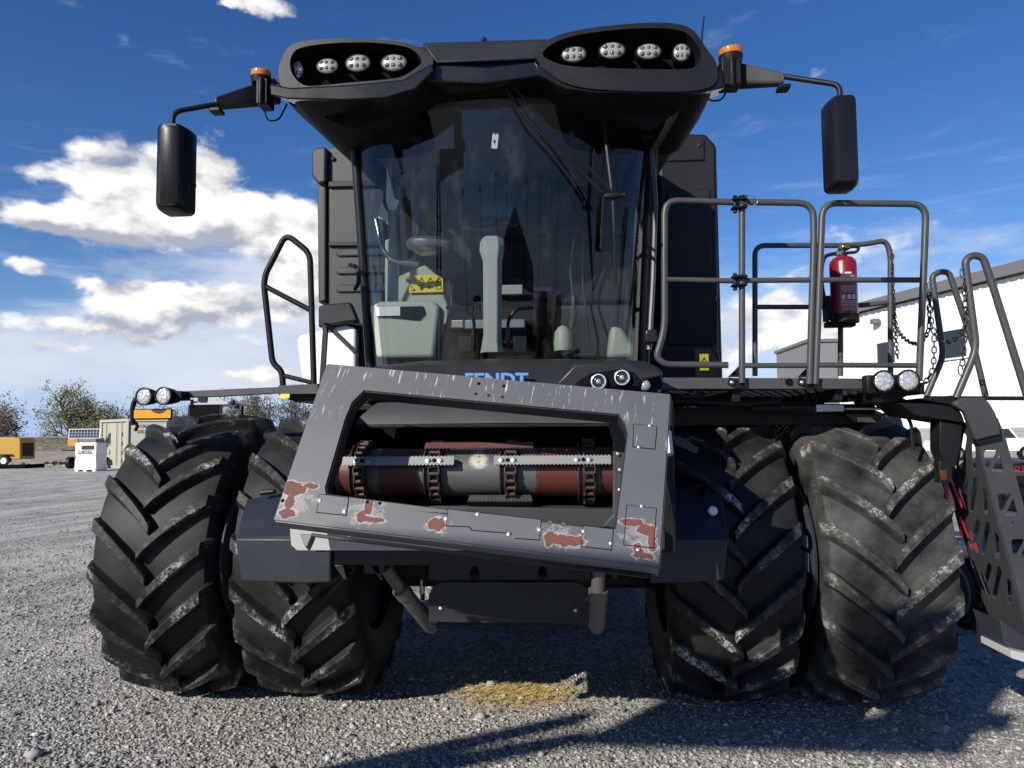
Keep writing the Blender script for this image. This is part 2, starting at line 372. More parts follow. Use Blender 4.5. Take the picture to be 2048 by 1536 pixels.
# ------------------------------------------------------------------ ground
def ground_m(t):
    p = P(t)
    vo = t.new('ShaderNodeTexVoronoi'); t.put(vo.inputs['Vector'], p); vo.inputs['Scale'].default_value = 62
    vo2 = t.new('ShaderNodeTexVoronoi'); t.put(vo2.inputs['Vector'], p); vo2.inputs['Scale'].default_value = 27
    cell = t.sep(vo.outputs['Color'])[0]; cell2 = t.sep(vo2.outputs['Color'])[1]
    macro = t.noise(p, .55, 6, .62); px_, py_, pz_ = t.sep(p)
    ta, tb = gz(0, 1152), gz(200, 1110); td = (tb-ta).normalized()
    uu = t.m('ADD', t.m('MULTIPLY', px_, td.x), t.m('MULTIPLY', py_, td.y)); vv = t.m('ADD', t.m('MULTIPLY', px_, -td.y), t.m('MULTIPLY', py_, td.x))
    trk = t.noise(t.comb(t.m('MULTIPLY', uu, .10), t.m('MULTIPLY', vv, 1.5), 0), 1.25, 7, .68, dist=.35)
    stone = t.mix(t.m('MULTIPLY_ADD', cell, .6, t.m('MULTIPLY', cell2, .4)), (.13, .124, .113), (.56, .53, .47))
    dustc = t.mix(macro, (.40, .375, .335), (.60, .565, .505))
    dusty = t.m('MULTIPLY', t.step(trk, .45, .55), t.m('MULTIPLY', t.step(py_, -1.2, 2.5), t.step(px_, -1.0, -3.2)))
    col = t.mix(t.m('MULTIPLY_ADD', dusty, .95, t.m('MULTIPLY', t.step(macro, .45, .7), .16)), stone, dustc)
    damp = t.noise(p, .9, 5, .6); col = t.mix(t.m('MULTIPLY', t.step(damp, .52, .36), .38), col, (.10, .098, .092))
    # beyond the yard: pale dry field
    gr = t.noise(p, .35, 8, .7); gr2 = t.noise(p, 2.2, 8, .75)
    field = t.mix(t.step(t.m('ADD', t.m('MULTIPLY', gr, .5), t.m('MULTIPLY', gr2, .5)), .38, .62), (.22, .185, .13), (.56, .485, .36))
    fm = t.m('MULTIPLY', t.step(t.m('MULTIPLY_ADD', macro, 4, py_), 35.0, 37.5), t.step(px_, 22, 14))
    col = t.mix(fm, col, field)
    h = t.m('ADD', t.m('MULTIPLY', vo.outputs['Distance'], -.8), t.m('MULTIPLY', vo2.outputs['Distance'], -1.0))
    return bsdf(t, col, .9, 0, h, .85, .012, .25)
M['ground'] = mat('grey_gravel_ground', ground_m)
def grid(x0, x1, y0, y1, nx, ny, zf):
    vs = []; fs = []
    for j in range(ny+1):
        for i in range(nx+1):
            x = x0+(x1-x0)*i/nx; y = y0+(y1-y0)*j/ny; vs.append((x, y, zf(x, y)))
    for j in range(ny):
        for i in range(nx):
            a = j*(nx+1)+i; fs.append((a, a+1, a+nx+2, a+nx+1))
    return vs, fs
mb = MB(); mb.add([(-1500, -400, 0), (1500, -400, 0), (1500, 2600, 0), (-1500, 2600, 0)], [(0, 1, 2, 3)])
g = mb.build('ground', 'ground', None, False, kind='structure')
# loose stones in front of the machine, in two joined masses (nobody could count them)
ICO_V = []; _p = (1+5**.5)/2
for a in (-1, 1):
    for b in (-_p, _p): ICO_V += [(0, a, b), (a, b, 0), (b, 0, a)]
ICO_V = np.array(ICO_V)/np.linalg.norm((1, _p))
def hull_faces(v):
    n = len(v); fs = []
    for i in range(n):
        for j in range(i+1, n):
            for k in range(j+1, n):
                nn = np.cross(v[j]-v[i], v[k]-v[i]); d = (v-v[i])@nn
                if np.all(d < 1e-6): fs.append((i, j, k))
                elif np.all(d > -1e-6): fs.append((i, k, j))
    return np.array(fs)
ICO_F = hull_faces(ICO_V)
def stones(name, xy, rad, m, zsink=.25, oct_=False):
    n = len(xy)
    if oct_: bv = np.array([(1,0,0),(-1,0,0),(0,1,0),(0,-1,0),(0,0,1),(0,0,-1)], float); bf = np.array([(0,2,4),(2,1,4),(1,3,4),(3,0,4)])
    else: bv, bf = ICO_V, ICO_F
    k = len(bv); v = bv[None]*(1+rng.uniform(-.28, .28, (n, k, 1)))
    v = v*np.stack([rng.uniform(.7, 1.35, n), rng.uniform(.6, 1.2, n), rng.uniform(.42, .85, n)], 1)[:, None]
    a = rng.uniform(0, 2*pi, n); c, s_ = np.cos(a)[:, None], np.sin(a)[:, None]
    tl = rng.uniform(-.6, .6, n); ct, st = np.cos(tl)[:, None], np.sin(tl)[:, None]
    y_, z_ = v[..., 1]*ct - v[..., 2]*st, v[..., 1]*st + v[..., 2]*ct
    x = v[..., 0]*c - y_*s_; y = v[..., 0]*s_ + y_*c
    v = np.stack([x, y, z_], 2)*rad[:, None, None]
    v[..., 0] += xy[:, 0:1]; v[..., 1] += xy[:, 1:2]; v[..., 2] += (rad*zsink)[:, None]
    f = bf[None]+(np.arange(n)*k)[:, None, None]
    me = bpy.data.meshes.new(name); V_ = v.reshape(-1, 3); F_ = f.reshape(-1, 3)
    me.vertices.add(len(V_)); me.vertices.foreach_set('co', V_.ravel().astype(np.float32))
    me.loops.add(F_.size); me.loops.foreach_set('vertex_index', F_.ravel().astype(np.int32))
    me.polygons.add(len(F_)); me.polygons.foreach_set('loop_start', np.arange(0, F_.size, 3, dtype=np.int32))
    me.update(calc_edges=True); me.validate()
    at_ = me.attributes.new('tone', 'FLOAT', 'POINT'); at_.data.foreach_set('value', np.repeat(rng.uniform(0, 1, n), k).astype(np.float32))
    me.materials.append(M[m]); o = bpy.data.objects.new(name, me); COL.objects.link(o); o['kind'] = 'stuff'; return o
def stone_m(t):
    tone = t.new('ShaderNodeAttribute', attribute_name='tone').outputs['Fac']
    n = t.noise(P(t), 180, 3, .6)
    c = t.mix(tone, (.115, .110, .101), (.53, .50, .445)); c = t.mix(t.step(tone, .93, 1.0), c, (.62, .60, .56))
    return bsdf(t, t.mix(t.m('MULTIPLY', n, .35), c, (.20, .19, .175)), .9, 0, None, spec=.2)
M['stone'] = mat('crushed_stone', stone_m)
def spread(n, x0, x1, y0, y1, fall):
    u = rng.uniform(0, 1, n); d0, d1 = y0+5.35, y1+5.35
    d = (d0**(1-fall) + u*(d1**(1-fall)-d0**(1-fall)))**(1/(1-fall))
    half = d*.80; x = rng.uniform(-1, 1, n)*half + .33 - .07*d
    return np.stack([x, d-5.35], 1)
xy = spread(62000, -5, 5, -2.3, 7.5, 1.9); stones('gravel', xy, np.clip(rng.lognormal(math.log(.0078), .36, len(xy)), .0035, .022), 'stone')
xy = spread(26000, -8, 8, 1.5, 26, 1.6); o = stones('gravel', xy, np.clip(rng.lognormal(math.log(.013), .35, len(xy)), .007, .03), 'stone', oct_=True)
xy = spread(420, -6, 6, -1.9, 7, 1.7); stones('gravel', xy, np.clip(rng.lognormal(math.log(.020), .3, len(xy)), .014, .042), 'stone', .35)
# scattered bigger pebbles, each one its own thing would be past counting: the few largest are things
peb = [(445, 420, .034), (685, 462, .024), (410, 466, .02), (595, 197, .016), (1560, 460, .022), (1120, 452, .018), (1320, 446, .02), (1690, 420, .016)]
pl = ['pale stone lying at the far left of the large front shadow', 'grey stone in sunlight in front of the straight shadow edge', 'small stone beside the two long thin shadow lines',
      'small pale stone near the two sunlit spots in the shadow', 'stone at the front rim of the big shadow towards the right', 'pale stone on the sunlit gravel in front of the shadow middle',
      'stone lying right on the front edge of the shadow', 'light stone inside the dark shadow near its right edge']
for (cx, cy, r), lb in zip(peb, pl):
    q = gz(800+cx*.609, 1240+cy*.609); mb = MB(); mb.add([tuple(V(q)+V((a[0]*r*random.uniform(.8, 1.2), a[1]*r*.8, a[2]*r*.6+r*.35))) for a in ICO_V], [tuple(f) for f in ICO_F])
    tag(mb.build('pebble', 'stone', None, True, ang=20), lb, 'stone', 'larger loose stones on the gravel')
# spilled straw
M['straw'] = paint('yellow_straw', (.62, .45, .13), .7, .1)
mb = MB(); c0 = gz(1040, 1392)
for k in range(1500):
    a = random.gauss(0, .16); b = random.gauss(0, .12); q = V((c0.x+a*1.2, c0.y+b, .012+abs(random.gauss(0, .008)))); t_ = random.uniform(0, pi); l = random.uniform(.012, .035)
    d = V((cos(t_)*l, sin(t_)*l, random.uniform(-.3, .3)*l)); e = V((-sin(t_), cos(t_), .3))*.0022
    mb.add([q-d-e, q+d-e, q+d+e, q-d+e], [(0, 1, 2, 3)])
mb.build('straw', 'straw', None, False, kind='stuff')

# ------------------------------------------------------------------ combine harvester
CB = thing('combine_harvester', 'black combine harvester with dual front tyres and a tilted, rust-patched header frame', 'combine harvester')
def B(m_, name, m, parent=CB, **k): return m_.build(name, m, parent, **k)

# wheels --------------------------------------------------------------
def tyre_mesh(Rl=.985, Wh=.345, nl=20, k=1.0):
    prof = [(-.27, .535), (-.335, .56), (-.375, .66), (-.392, .75), (-.382, .83), (-.357, .882), (-.32, .895), (-.18, .908), (0, .912),
            (.18, .908), (.32, .895), (.357, .882), (.382, .83), (.392, .75), (.375, .66), (.335, .56), (.27, .535), (.27, .50), (-.27, .50)]
    prof = [(x*Wh/.35, r*Rl/.985) for x, r in prof]
    mb = MB(); n = 96; npf = len(prof); lug = []
    for j in range(n):
        a = 2*pi*j/n
        for x, r in prof: mb.v.append((x, -r*cos(a), r*sin(a))); lug.append(0)
    for j in range(n):
        for i in range(npf):
            a, b = j*npf+i, j*npf+(i+1) % npf; c = ((j+1) % n)*npf
            mb.f.append((a, b, c+(i+1) % npf, c+i))
    up = [q for q in prof[2:15]]
    xs = [q[0] for q in up]; rs = [q[1] for q in up]
    def rc(x):
        x = abs(x)
        return float(np.interp(x, [0, .18*Wh/.35, .32*Wh/.35, .36*Wh/.35, .385*Wh/.35, .392*Wh/.35], [.912*k0, .908*k0, .895*k0, .878*k0, .83*k0, .75*k0]))
    k0 = Rl/.985
    for i in range(nl*2):
        s_ = 1 if i % 2 else -1; ph0 = 2*pi*(i/2+.12*random.uniform(-.3, .3)*0)/nl; rows = []
        N = 9
        for q in range(N+3):
            if q <= N:
                u = q/N; x = s_*(-.028+(.352+.028)*u*Wh/.35); rt = Rl-.034*(u**2.6)-(.004 if q == 0 else 0)
                ph = ph0+.355*(u**.86); base = rc(x)-.012
            else:                         # over the shoulder and down the side
                e = q-N; x = s_*(.352*Wh/.35+.020*e); ph = ph0+.355+.012*e; rt = Rl-.034-.046*e; base = rt-.05
            wt = .030+.012*min(1, q/N); wb = wt+.030
            sec = [(-wb, base), (-wt-.006, base+(rt-base)*.5), (-wt, rt-.007), (-wt+.008, rt), (wt-.008, rt), (wt, rt-.007), (wt+.006, base+(rt-base)*.5), (wb, base)]
            rows.append([(x, -r*cos(ph+o/Rl), r*sin(ph+o/Rl)) for o, r in sec])
        o_ = len(mb.v)
        for rw in rows:
            for c_, pnt in enumerate(rw): mb.v.append(pnt); lug.append(1.0 if c_ in (3, 4) else (.75 if c_ in (2, 5) else .0))
        m_ = 8
        for a in range(len(rows)-1):
            for b in range(m_-1): mb.f.append((o_+a*m_+b, o_+a*m_+b+1, o_+(a+1)*m_+b+1, o_+(a+1)*m_+b))
        mb.f.append(tuple(o_+b for b in range(m_))); mb.f.append(tuple(o_+(len(rows)-1)*m_+b for b in range(m_)))
    me = bpy.data.meshes.new('tyre'); me.from_pydata(mb.v, [], mb.f); me.update()
    at_ = me.attributes.new('lug', 'FLOAT', 'POINT'); at_.data.foreach_set('value', np.array(lug, np.float32))
    return me
def wheel(x, y, Rl=.985, Wh=.35, ph=0.0, m='tyre', face=1, zc=None, lettered=False):
    zc = Rl-.012 if zc is None else zc
    w_ = bpy.data.objects.new('wheel', None); COL.objects.link(w_); w_.parent = CB; w_.location = (x, y, zc); w_.rotation_euler = (ph, 0, 0)
    w_.matrix_basis = Matrix.Translation((x, y, zc)) @ Matrix.Rotation(ph, 4, 'X')
    def loc(o): o.parent = w_; o.matrix_parent_inverse = Matrix.Identity(4)
    ty = link('tyre', tyre_mesh(Rl, Wh), m, None, ang=32); loc(ty)
    k = Rl/.985; mb = MB()
    pr = [(-.275, .575), (-.285, .545), (-.25, .525), (-.19, .505), (-.06, .495), (.06, .495), (.19, .505), (.25, .525), (.285, .545), (.275, .575)]
    mb.turn((0, 0, 0), (1, 0, 0), [(a*Wh/.35, b*k*.99) for a, b in pr], 48)
    d0 = .17*face
    mb.turn((d0, 0, 0), (face, 0, 0), [(-.01, .50*k), (.0, .495*k), (.03, .42*k), (.045, .30*k), (.045, .19*k), (.08, .17*k), (.10, .12*k), (.10, .001)], 40)
    loc(mb.build('rim', 'rim'))
    mb = MB()
    for j in range(10):
        a = 2*pi*j/10; mb.cyl((d0+.04*face, .25*k*cos(a), .25*k*sin(a)), (d0+.075*face, .25*k*cos(a), .25*k*sin(a)), .017, n=6)
    grp = mb.pieces('wheel_nut', 'metal')
    for o in [o for o in COL.objects if o.name.startswith('wheel_nut') and o.parent is None]: loc(o)
    return w_
wheel(-2.245, 0, ph=R(3), face=1)
wheel(-1.35, 0, ph=R(10), face=1)
wheel(1.34, 0, ph=R(-4), m='tyre', face=1)
wr = wheel(2.225, 0, ph=R(5), m='tyredust', face=-1)
for x in (-1.42, 1.42): wheel(x, 4.2, Rl=.72, Wh=.28, ph=R(20), face=(1 if x > 0 else -1))
mb = MB(); mb.cyl((-2.1, 0, .97), (2.1, 0, .97), .16, n=24); mb.box(-1.0, 1.0, -.3, .35, .82, 1.22); mb.box(-1.25, 1.25, 4.08, 4.32, .62, .84)
mb.pieces('axle', 'black', CB, bevel=.02)
for x, f in ((-1.81, 1), (1.79, 1)):
    mb = MB(); mb.cyl((x-.16, 0, .973), (x+.16, 0, .973), .30, .30, n=36); B(mb, 'wheel_spacer', 'rim', bevel=.01)
# round plates showing in the gap of each pair, the right-hand one with two stickers
for s_, x in ((-1, -1.815), (1, 1.80)):
    mb = MB(); mb.turn((x, -.34, 1.0), (-s_, 0, 0), [(-.018, .46), (0, .465), (.012, .45), (.022, .36), (.022, .001)], 44); dp = B(mb, 'wheel_disc', 'rim')
    if s_ > 0:
        for zz, h_, yy, w2 in ((1.13, .07, -.70, .12), (1.01, .11, -.69, .16)):
            mb = MB(); mb.box(x-.026, x-.0225, yy-w2/2, yy+w2/2, zz-h_/2, zz+h_/2); mb.build('sticker', 'white', dp, False)

text('VE', .085, facing(at(1650, 1092, -.74)+V((-.012, 0, 0)), (0, .05, -1), (.62, -.75, 0)), 'tyretext', CB, 'sidewall_lettering', .003, bold=.004)
# body and axle structure ------------------------------------------------
mb = MB(); mb.box(-1.02, 1.02, -.35, 5.2, 1.15, 2.0); mb.box(-1.6, 1.6, .62, 5.0, 1.95, 3.95); mb.box(-1.45, 1.45, 4.4, 5.6, 1.3, 3.5); mb.box(-.98, .98, .55, 5.1, .58, 1.2); mb.box(-1.55, 1.55, .9, 5.0, 1.25, 2.0)
B(mb, 'chassis_body', 'body', bevel=.03)
# rear hood panels either side of the cab (grain tank side panels)
mb = MB(); Yp = .46
poly = [(656, 292), (770, 292), (770, 660), (656, 640)]; mb.prism([at(x, y, Yp) for x, y in poly], (0, .5, 0)); lp = B(mb, 'side_panel', 'panel', bevel=.02)
mb = MB(); poly = [(622, 303), (630, 294), (652, 292), (652, 364), (636, 368), (622, 350)]; mb.prism([at(x, y, Yp-.06) for x, y in poly], (0, 1.6, 0)); mb.build('corner_cap', 'panel', lp, bevel=.02)
mb = MB(); poly = [(634, 362), (652, 362), (652, 602), (636, 606)]; mb.prism([at(x, y, Yp-.02) for x, y in poly], (0, 1.6, 0)); mb.build('edge_strip', 'panel', lp, bevel=.015)
mb = MB(); poly = [(636, 612), (652, 608), (700, 604), (716, 642), (690, 645), (636, 655)]; mb.prism([at(x, y, Yp-.03) for x, y in poly], (0, .8, 0)); mb.build('lower_panel', 'body', lp, bevel=.015)
mb = MB(); poly = [(656, 362), (770, 362), (770, 372), (656, 374)]; mb.prism([at(x, y, Yp-.03) for x, y in poly], (0, .1, 0)); mb.build('seam', 'body', lp, bevel=.008)
mb = MB(); poly = [(656, 484), (770, 484), (770, 492), (656, 492)]; mb.prism([at(x, y, Yp-.03) for x, y in poly], (0, .1, 0)); mb.build('seam', 'body', lp, bevel=.008)
for y0 in (496, 532, 568):
    mb = MB(); c = at(720, y0+8, Yp-.018); mb.add(*(lambda q: (q, [tuple(range(24))]))([c+V((x, 0, z)) for x, z in slot(-.17, 0, .25, 0, .034, 11)]))
    mb = MB(); mb.prism([c+V((x, 0, z)) for x, z in slot(-.17, 0, .25, 0, .034, 8)], (0, .06, 0)); mb.build('vent_rib', 'panel', lp, bevel=.014)
mb = MB(); mb.turn(at(667, 318, Yp-.004), (0, -1, 0), [(-.01, .018), (.008, .018), (.012, .012), (.012, .001)], 12); mb.build('lock', 'black', lp)
mb = MB(); poly = [(1316, 268), (1328, 265), (1412, 266), (1434, 290), (1437, 590), (1432, 598), (1437, 606), (1438, 700), (1446, 740), (1446, 775), (1316, 775)]
mb.prism([at(x, y, Yp) for x, y in poly], (0, 2.5, 0)); rp = B(mb, 'side_panel', 'tankblack', bevel=.03)
mb = MB(); mb.box(*(lambda a, b: (a.x, b.x, Yp-.012, Yp+.02, b.z, a.z))(at(1332, 280, Yp), at(1410, 322, Yp))); mb.build('raised_panel', 'tankblack', rp, bevel=.012)
for x0, y0, x1, y1 in ((1332, 380, 1425, 560), (1332, 575, 1426, 690)):
    a, b = at(x0, y0, Yp), at(x1, y1, Yp); mb = MB(); mb.box(a.x, b.x, Yp-.014, Yp+.02, b.z, a.z); mb.build('raised_panel', 'tankblack', rp, bevel=.012)
mb = MB(); mb.turn(at(1400, 291, Yp-.002), (0, -1, 0), [(-.01, .02), (.01, .02), (.014, .014), (.014, .001)], 12); mb.build('lock', 'black', rp)
def triangle_sign(c, s_, par, lines=True, n=(1, 0, 0)):       # yellow warning sticker: triangle with an exclamation mark
    mt = facing(c, n); b = plate('warning_triangle', [(-.40*s_, -.34*s_), (.40*s_, -.34*s_), (0, .36*s_)], [[(-.25*s_, -.25*s_), (0, .20*s_), (.25*s_, -.25*s_)]], mt, .001, 'ink', par)
    text('!', .55*s_, mt @ Matrix.Translation((0, -.09*s_, 0)), 'ink', par, 'exclamation_mark', .0004)
a, b = at(1399, 708, Yp-.015), at(1418, 741, Yp-.015); mb = MB(); mb.box(a.x, b.x, Yp-.017, Yp-.012, b.z, a.z); ws = mb.build('warning_sticker', 'yellow', CB, False, label='yellow warning sticker')
triangle_sign(V(((a.x+b.x)/2, Yp-.019, a.z-.045)), .062, ws)

# cab ---------------------------------------------------------------------
XC = -.05
CABZ0, CABZ1 = at(1000, 722, -1.08).z, 3.86
def glass_pt(u, v):                       # u -1..1 across, v 0..1 up
    hw = .868+.085*v; y = -1.10-.14*v + .30*u*u + .20*abs(u)**7
    return V((XC+.01+hw*u, y, CABZ0-.02+(CABZ1-CABZ0)*v))
NU, NVg = 40, 14; vs = []; fs = []
for j in range(NVg+1):
    for i in range(NU+1): vs.append(glass_pt(-1+2*i/NU, j/NVg))
for j in range(NVg):
    for i in range(NU): a = j*(NU+1)+i; fs.append((a, a+1, a+NU+2, a+NU+1))
mb = MB(); mb.add(vs, fs); B(mb, 'windscreen', 'glass')
for s_ in (-1, 1):                        # A pillars, B pillars, side windows
    pp = [glass_pt(s_*1.0, v)+V((s_*.022, .015, 0)) for v in (-.04, .25, .5, .75, 1.0)]
    mb = MB(); mb.tube(pp, .030, 10); B(mb, 'front_pillar', 'blacksat')
    b0, b1 = V((XC+s_*.93, .40, CABZ0-.1)), V((XC+s_*.97, .40, CABZ1)); mb = MB(); mb.beam(b0, b1, .08, .07, (0, 1, 0)); B(mb, 'rear_pillar', 'black', bevel=.01)
    mb = MB(); q = [pp[0]+V((s_*.01, .02, .05)), b0+V((0, -.04, .12)), b1+V((0, -.04, -.02)), pp[-1]+V((s_*.01, .02, 0))]; mb.add(q, [(0, 1, 2, 3)]); B(mb, 'side_window', 'glass', smooth=False)
    mb = MB(); mb.beam(pp[0]+V((0, .03, .0)), b0+V((0, 0, .05)), .06, .10); B(mb, 'door_sill', 'black', bevel=.01)
mb = MB(); bot = [glass_pt(-1+2*i/20, .0) for i in range(21)]
mb.tube([p+V((0, -.004, -.015)) for p in bot], .026, 8); B(mb, 'windscreen_seal', 'black')
# rear wall with a window, floor
a0 = .42; mt = facing((XC, a0, 0)); ow = [(-.95, CABZ0-.1), (.95, CABZ0-.1), (1.0, CABZ1), (-1.0, CABZ1)]
plate('cab_rear_wall', ow, [rrect(-.78, .74, 2.75, 3.62, .08)], mt, .05, 'black', CB)
mb = MB(); mb.box(XC-.9, XC+.9, -.95, .44, CABZ0-.16, CABZ0-.04); B(mb, 'cab_floor', 'black')
mb = MB(); mb.box(XC-.78, XC+.74, .415, .425, 2.75, 3.62); B(mb, 'rear_window', 'window', smooth=False)

# roof: main shell whose lower edge arches over the windscreen
arch = [(697, 256), (732, 257), (758, 241), (785, 228), (834, 217), (871, 209), (917, 195), (1000, 190), (1110, 200), (1170, 213), (1215, 226), (1262, 246), (1298, 262), (1314, 254)]
left = [(566, 112), (556, 160), (562, 186), (580, 208), (612, 222), (645, 233), (672, 246)]
right = [(1332, 240), (1362, 218), (1402, 202), (1425, 182), (1436, 150), (1424, 112), (1384, 66)]
top = [(1350, 60), (1240, 62), (1120, 78), (1070, 90), (860, 96), (800, 90), (640, 88), (585, 95)]
sh = left+arch+right+top
front = [at(x, y, -1.26) for x, y in sh]
cen = V((XC, 0, 3.75)); mid = [V((p.x, p.y+.10, max(p.z, 3.745) if p.z < 3.75 and abs(p.x-XC) < .96 else p.z)) for p in front]; back = [V((cen.x+(p.x-cen.x)*.86, .50, cen.z+(p.z-cen.z)*.75)) for p in mid]
mb = MB(); mb.loft([front, mid, back]); roof = B(mb, 'roof_shell', 'shell')
# the centre strip between the pods
fa = [at(845, 88, -1.42), at(970, 84, -1.42), at(1095, 80, -1.42), at(1075, 118, -1.46), at(965, 122, -1.48), at(872, 126, -1.46)]
fb = [at(845, 86, -1.1), at(970, 82, -1.1), at(1095, 78, -1.1), at(1090, 150, -1.1), at(965, 152, -1.1), at(855, 152, -1.1)]
mb = MB(); mb.loft([fa, fb]); B(mb, 'roof_centre_panel', 'body', bevel=.01)
mb = MB(); mb.loft([[at(x, y, -1.44) for x, y in ((866, 128), (965, 124), (1080, 120), (1090, 150), (965, 168), (850, 162))], [at(x, y, -1.2) for x, y in ((866, 128), (965, 124), (1080, 120), (1100, 195), (965, 190), (840, 205))]])
B(mb, 'roof_brow', 'gloss', bevel=.01)
mb = MB(); mb.box(XC-.92, XC+.92, -1.1, .5, 3.90, 3.985); B(mb, 'roof_skin', 'body', bevel=.03)
def chaikin(pts, n=2):
    for _ in range(n): pts = [q for a, b in zip(pts, pts[1:]+pts[:1]) for q in ((a[0]*.75+b[0]*.25, a[1]*.75+b[1]*.25), (a[0]*.25+b[0]*.75, a[1]*.25+b[1]*.75))]
    return pts
def pod(outer, inner, lights, yf, lip):
    outer, inner = chaikin(outer), chaikin(inner)
    c = sum((at(x, y, yf) for x, y in outer), V((0, 0, 0)))/len(outer)
    mt = facing((0, yf, 0)); o2 = [(p.x, p.z) for p in (at(x, y, yf) for x, y in outer)]; i2 = [(p.x, p.z) for p in (at(x, y, yf) for x, y in inner)]
    ci = V((sum(p[0] for p in i2)/len(i2), sum(p[1] for p in i2)/len(i2)))
    mb = MB(); n = len(o2); ov = [V((x, yf, z)) for x, z in o2]; no = len(ov)
    # outer shell swept back, a rolled front lip, then the recess
    cx, czz = c.x, c.z
    def sc_(pts, k, y): return [V((cx+(p[0]-cx)*k, y, czz+(p[1]-czz)*k)) for p in pts]
    shell = [sc_(o2, .90, yf+.95), sc_(o2, .985, yf+.45), sc_(o2, 1.0, yf+.06), sc_(o2, .99, yf+.015)]
    mb.loft(shell, caps=False); M.setdefault('podrim', paint('pod_rim_black', (.008, .0085, .010), .38, .015, spec=.28)); pd = B(mb, 'light_pod', 'shell', ang=45)
    rim_ = plate('pod_rim', [(cx+(x-cx)*.99, czz+(z-czz)*.99) for x, z in o2], [i2], mt @ Matrix.Translation((0, 0, -.015)), .012, 'podrim', pd, bevel=.004)
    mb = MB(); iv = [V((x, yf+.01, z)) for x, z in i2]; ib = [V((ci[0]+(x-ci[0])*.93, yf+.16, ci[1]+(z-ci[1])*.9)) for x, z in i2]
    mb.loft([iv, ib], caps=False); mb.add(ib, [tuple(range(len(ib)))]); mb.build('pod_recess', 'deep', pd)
    for k, (x, y, rx, ry) in enumerate(lights):
        q = at(x, y, yf+.07); s_ = abs((at(x+rx, y, yf+.07)-q).x); h_ = abs((at(x, y+ry, yf+.07)-q).z)
        wl = MB(); wl.loft([wl.ring(q+V((0, d, 0)), (0, -1, 0), s_*e*1.12, 28, h_*e*1.12) for d, e in ((.09, .8), (.03, .98), (-.004, 1.0), (-.008, .96))])
        wlo = B(wl, 'work_light', 'black')
        m2 = MB(); m2.dome(q+V((0, -.007, 0)), (0, -1, 0), s_*.97, .012, 28, 4, h_*.97); m2.build('lens', 'lens', wlo)
        m3 = MB()
        for j in range(6):
            ax = (-.5, 0, .5)[j % 3]*s_*1.05; azz = (.38 if j < 3 else -.38)*h_
            m3.dome(q+V((ax, -.011, azz)), (0, -1, 0), .22*s_, .012, 12, 3, .30*h_)
        m3.build('led_cluster', 'led', wlo)
    return pd
pod([(556, 168), (553, 140), (562, 108), (578, 88), (600, 80), (650, 75), (720, 74), (800, 80), (842, 92), (868, 112), (866, 132), (846, 156), (806, 180), (760, 190), (690, 196), (620, 198), (575, 190)],
    [(585, 152), (577, 128), (583, 104), (600, 92), (660, 84), (730, 82), (800, 88), (828, 98), (845, 120), (838, 130), (806, 152), (770, 158), (700, 163), (640, 170), (606, 171)],
    [(596, 141, 10, 18), (655, 133, 20, 14), (716, 127, 23, 16), (788, 126, 24, 16)], -1.50, 0)
pod([(1062, 104), (1090, 78), (1130, 62), (1200, 50), (1280, 43), (1345, 42), (1384, 52), (1402, 74), (1418, 100), (1434, 118), (1440, 150), (1430, 172), (1390, 182), (1280, 182), (1190, 178), (1130, 168), (1088, 140)],
    [(1078, 106), (1108, 82), (1150, 68), (1230, 57), (1310, 53), (1366, 58), (1384, 72), (1402, 98), (1404, 118), (1392, 132), (1376, 137), (1300, 137), (1200, 134), (1140, 131), (1108, 124)],
    [(1147, 109, 24, 16), (1224, 102, 25, 16), (1297, 104, 24, 15), (1363, 106, 17, 17)], -1.50, 0)
# lower lips that run from the pods out to the mirror arms
mb = MB(); mb.loft([[at(x, y, -1.50) for x, y in ((540, 168), (580, 176), (700, 170), (806, 160), (862, 128), (868, 140), (830, 178), (770, 196), (690, 200), (575, 198), (540, 190))], [at(x, y, -1.2) for x, y in ((540, 165), (580, 170), (700, 165), (806, 150), (866, 120), (880, 170), (850, 205), (780, 225), (690, 240), (600, 215), (560, 195))]])
B(mb, 'pod_lip', 'gloss', bevel=.008)
mb = MB(); mb.loft([[at(x, y, -1.48) for x, y in ((1066, 122), (1110, 148), (1180, 152), (1400, 150), (1446, 140), (1450, 175), (1400, 186), (1200, 186), (1130, 178), (1078, 150))], [at(x, y, -1.2) for x, y in ((1066, 120), (1110, 145), (1180, 150), (1400, 140), (1446, 130), (1440, 190), (1400, 205), (1200, 215), (1130, 200), (1070, 180))]])
B(mb, 'pod_lip', 'gloss', bevel=.008)
mb = MB(); mb.tube([at(1401, 108, -1.1), at(1404, 70, -1.08), at(1408, 33, -1.05)], [.011, .006, .004], 8); B(mb, 'antenna', 'black')
mb = MB(); mb.dome(at(968, 84, -1.0), (0, 0, 1), .02, .03); B(mb, 'roof_aerial', 'black')

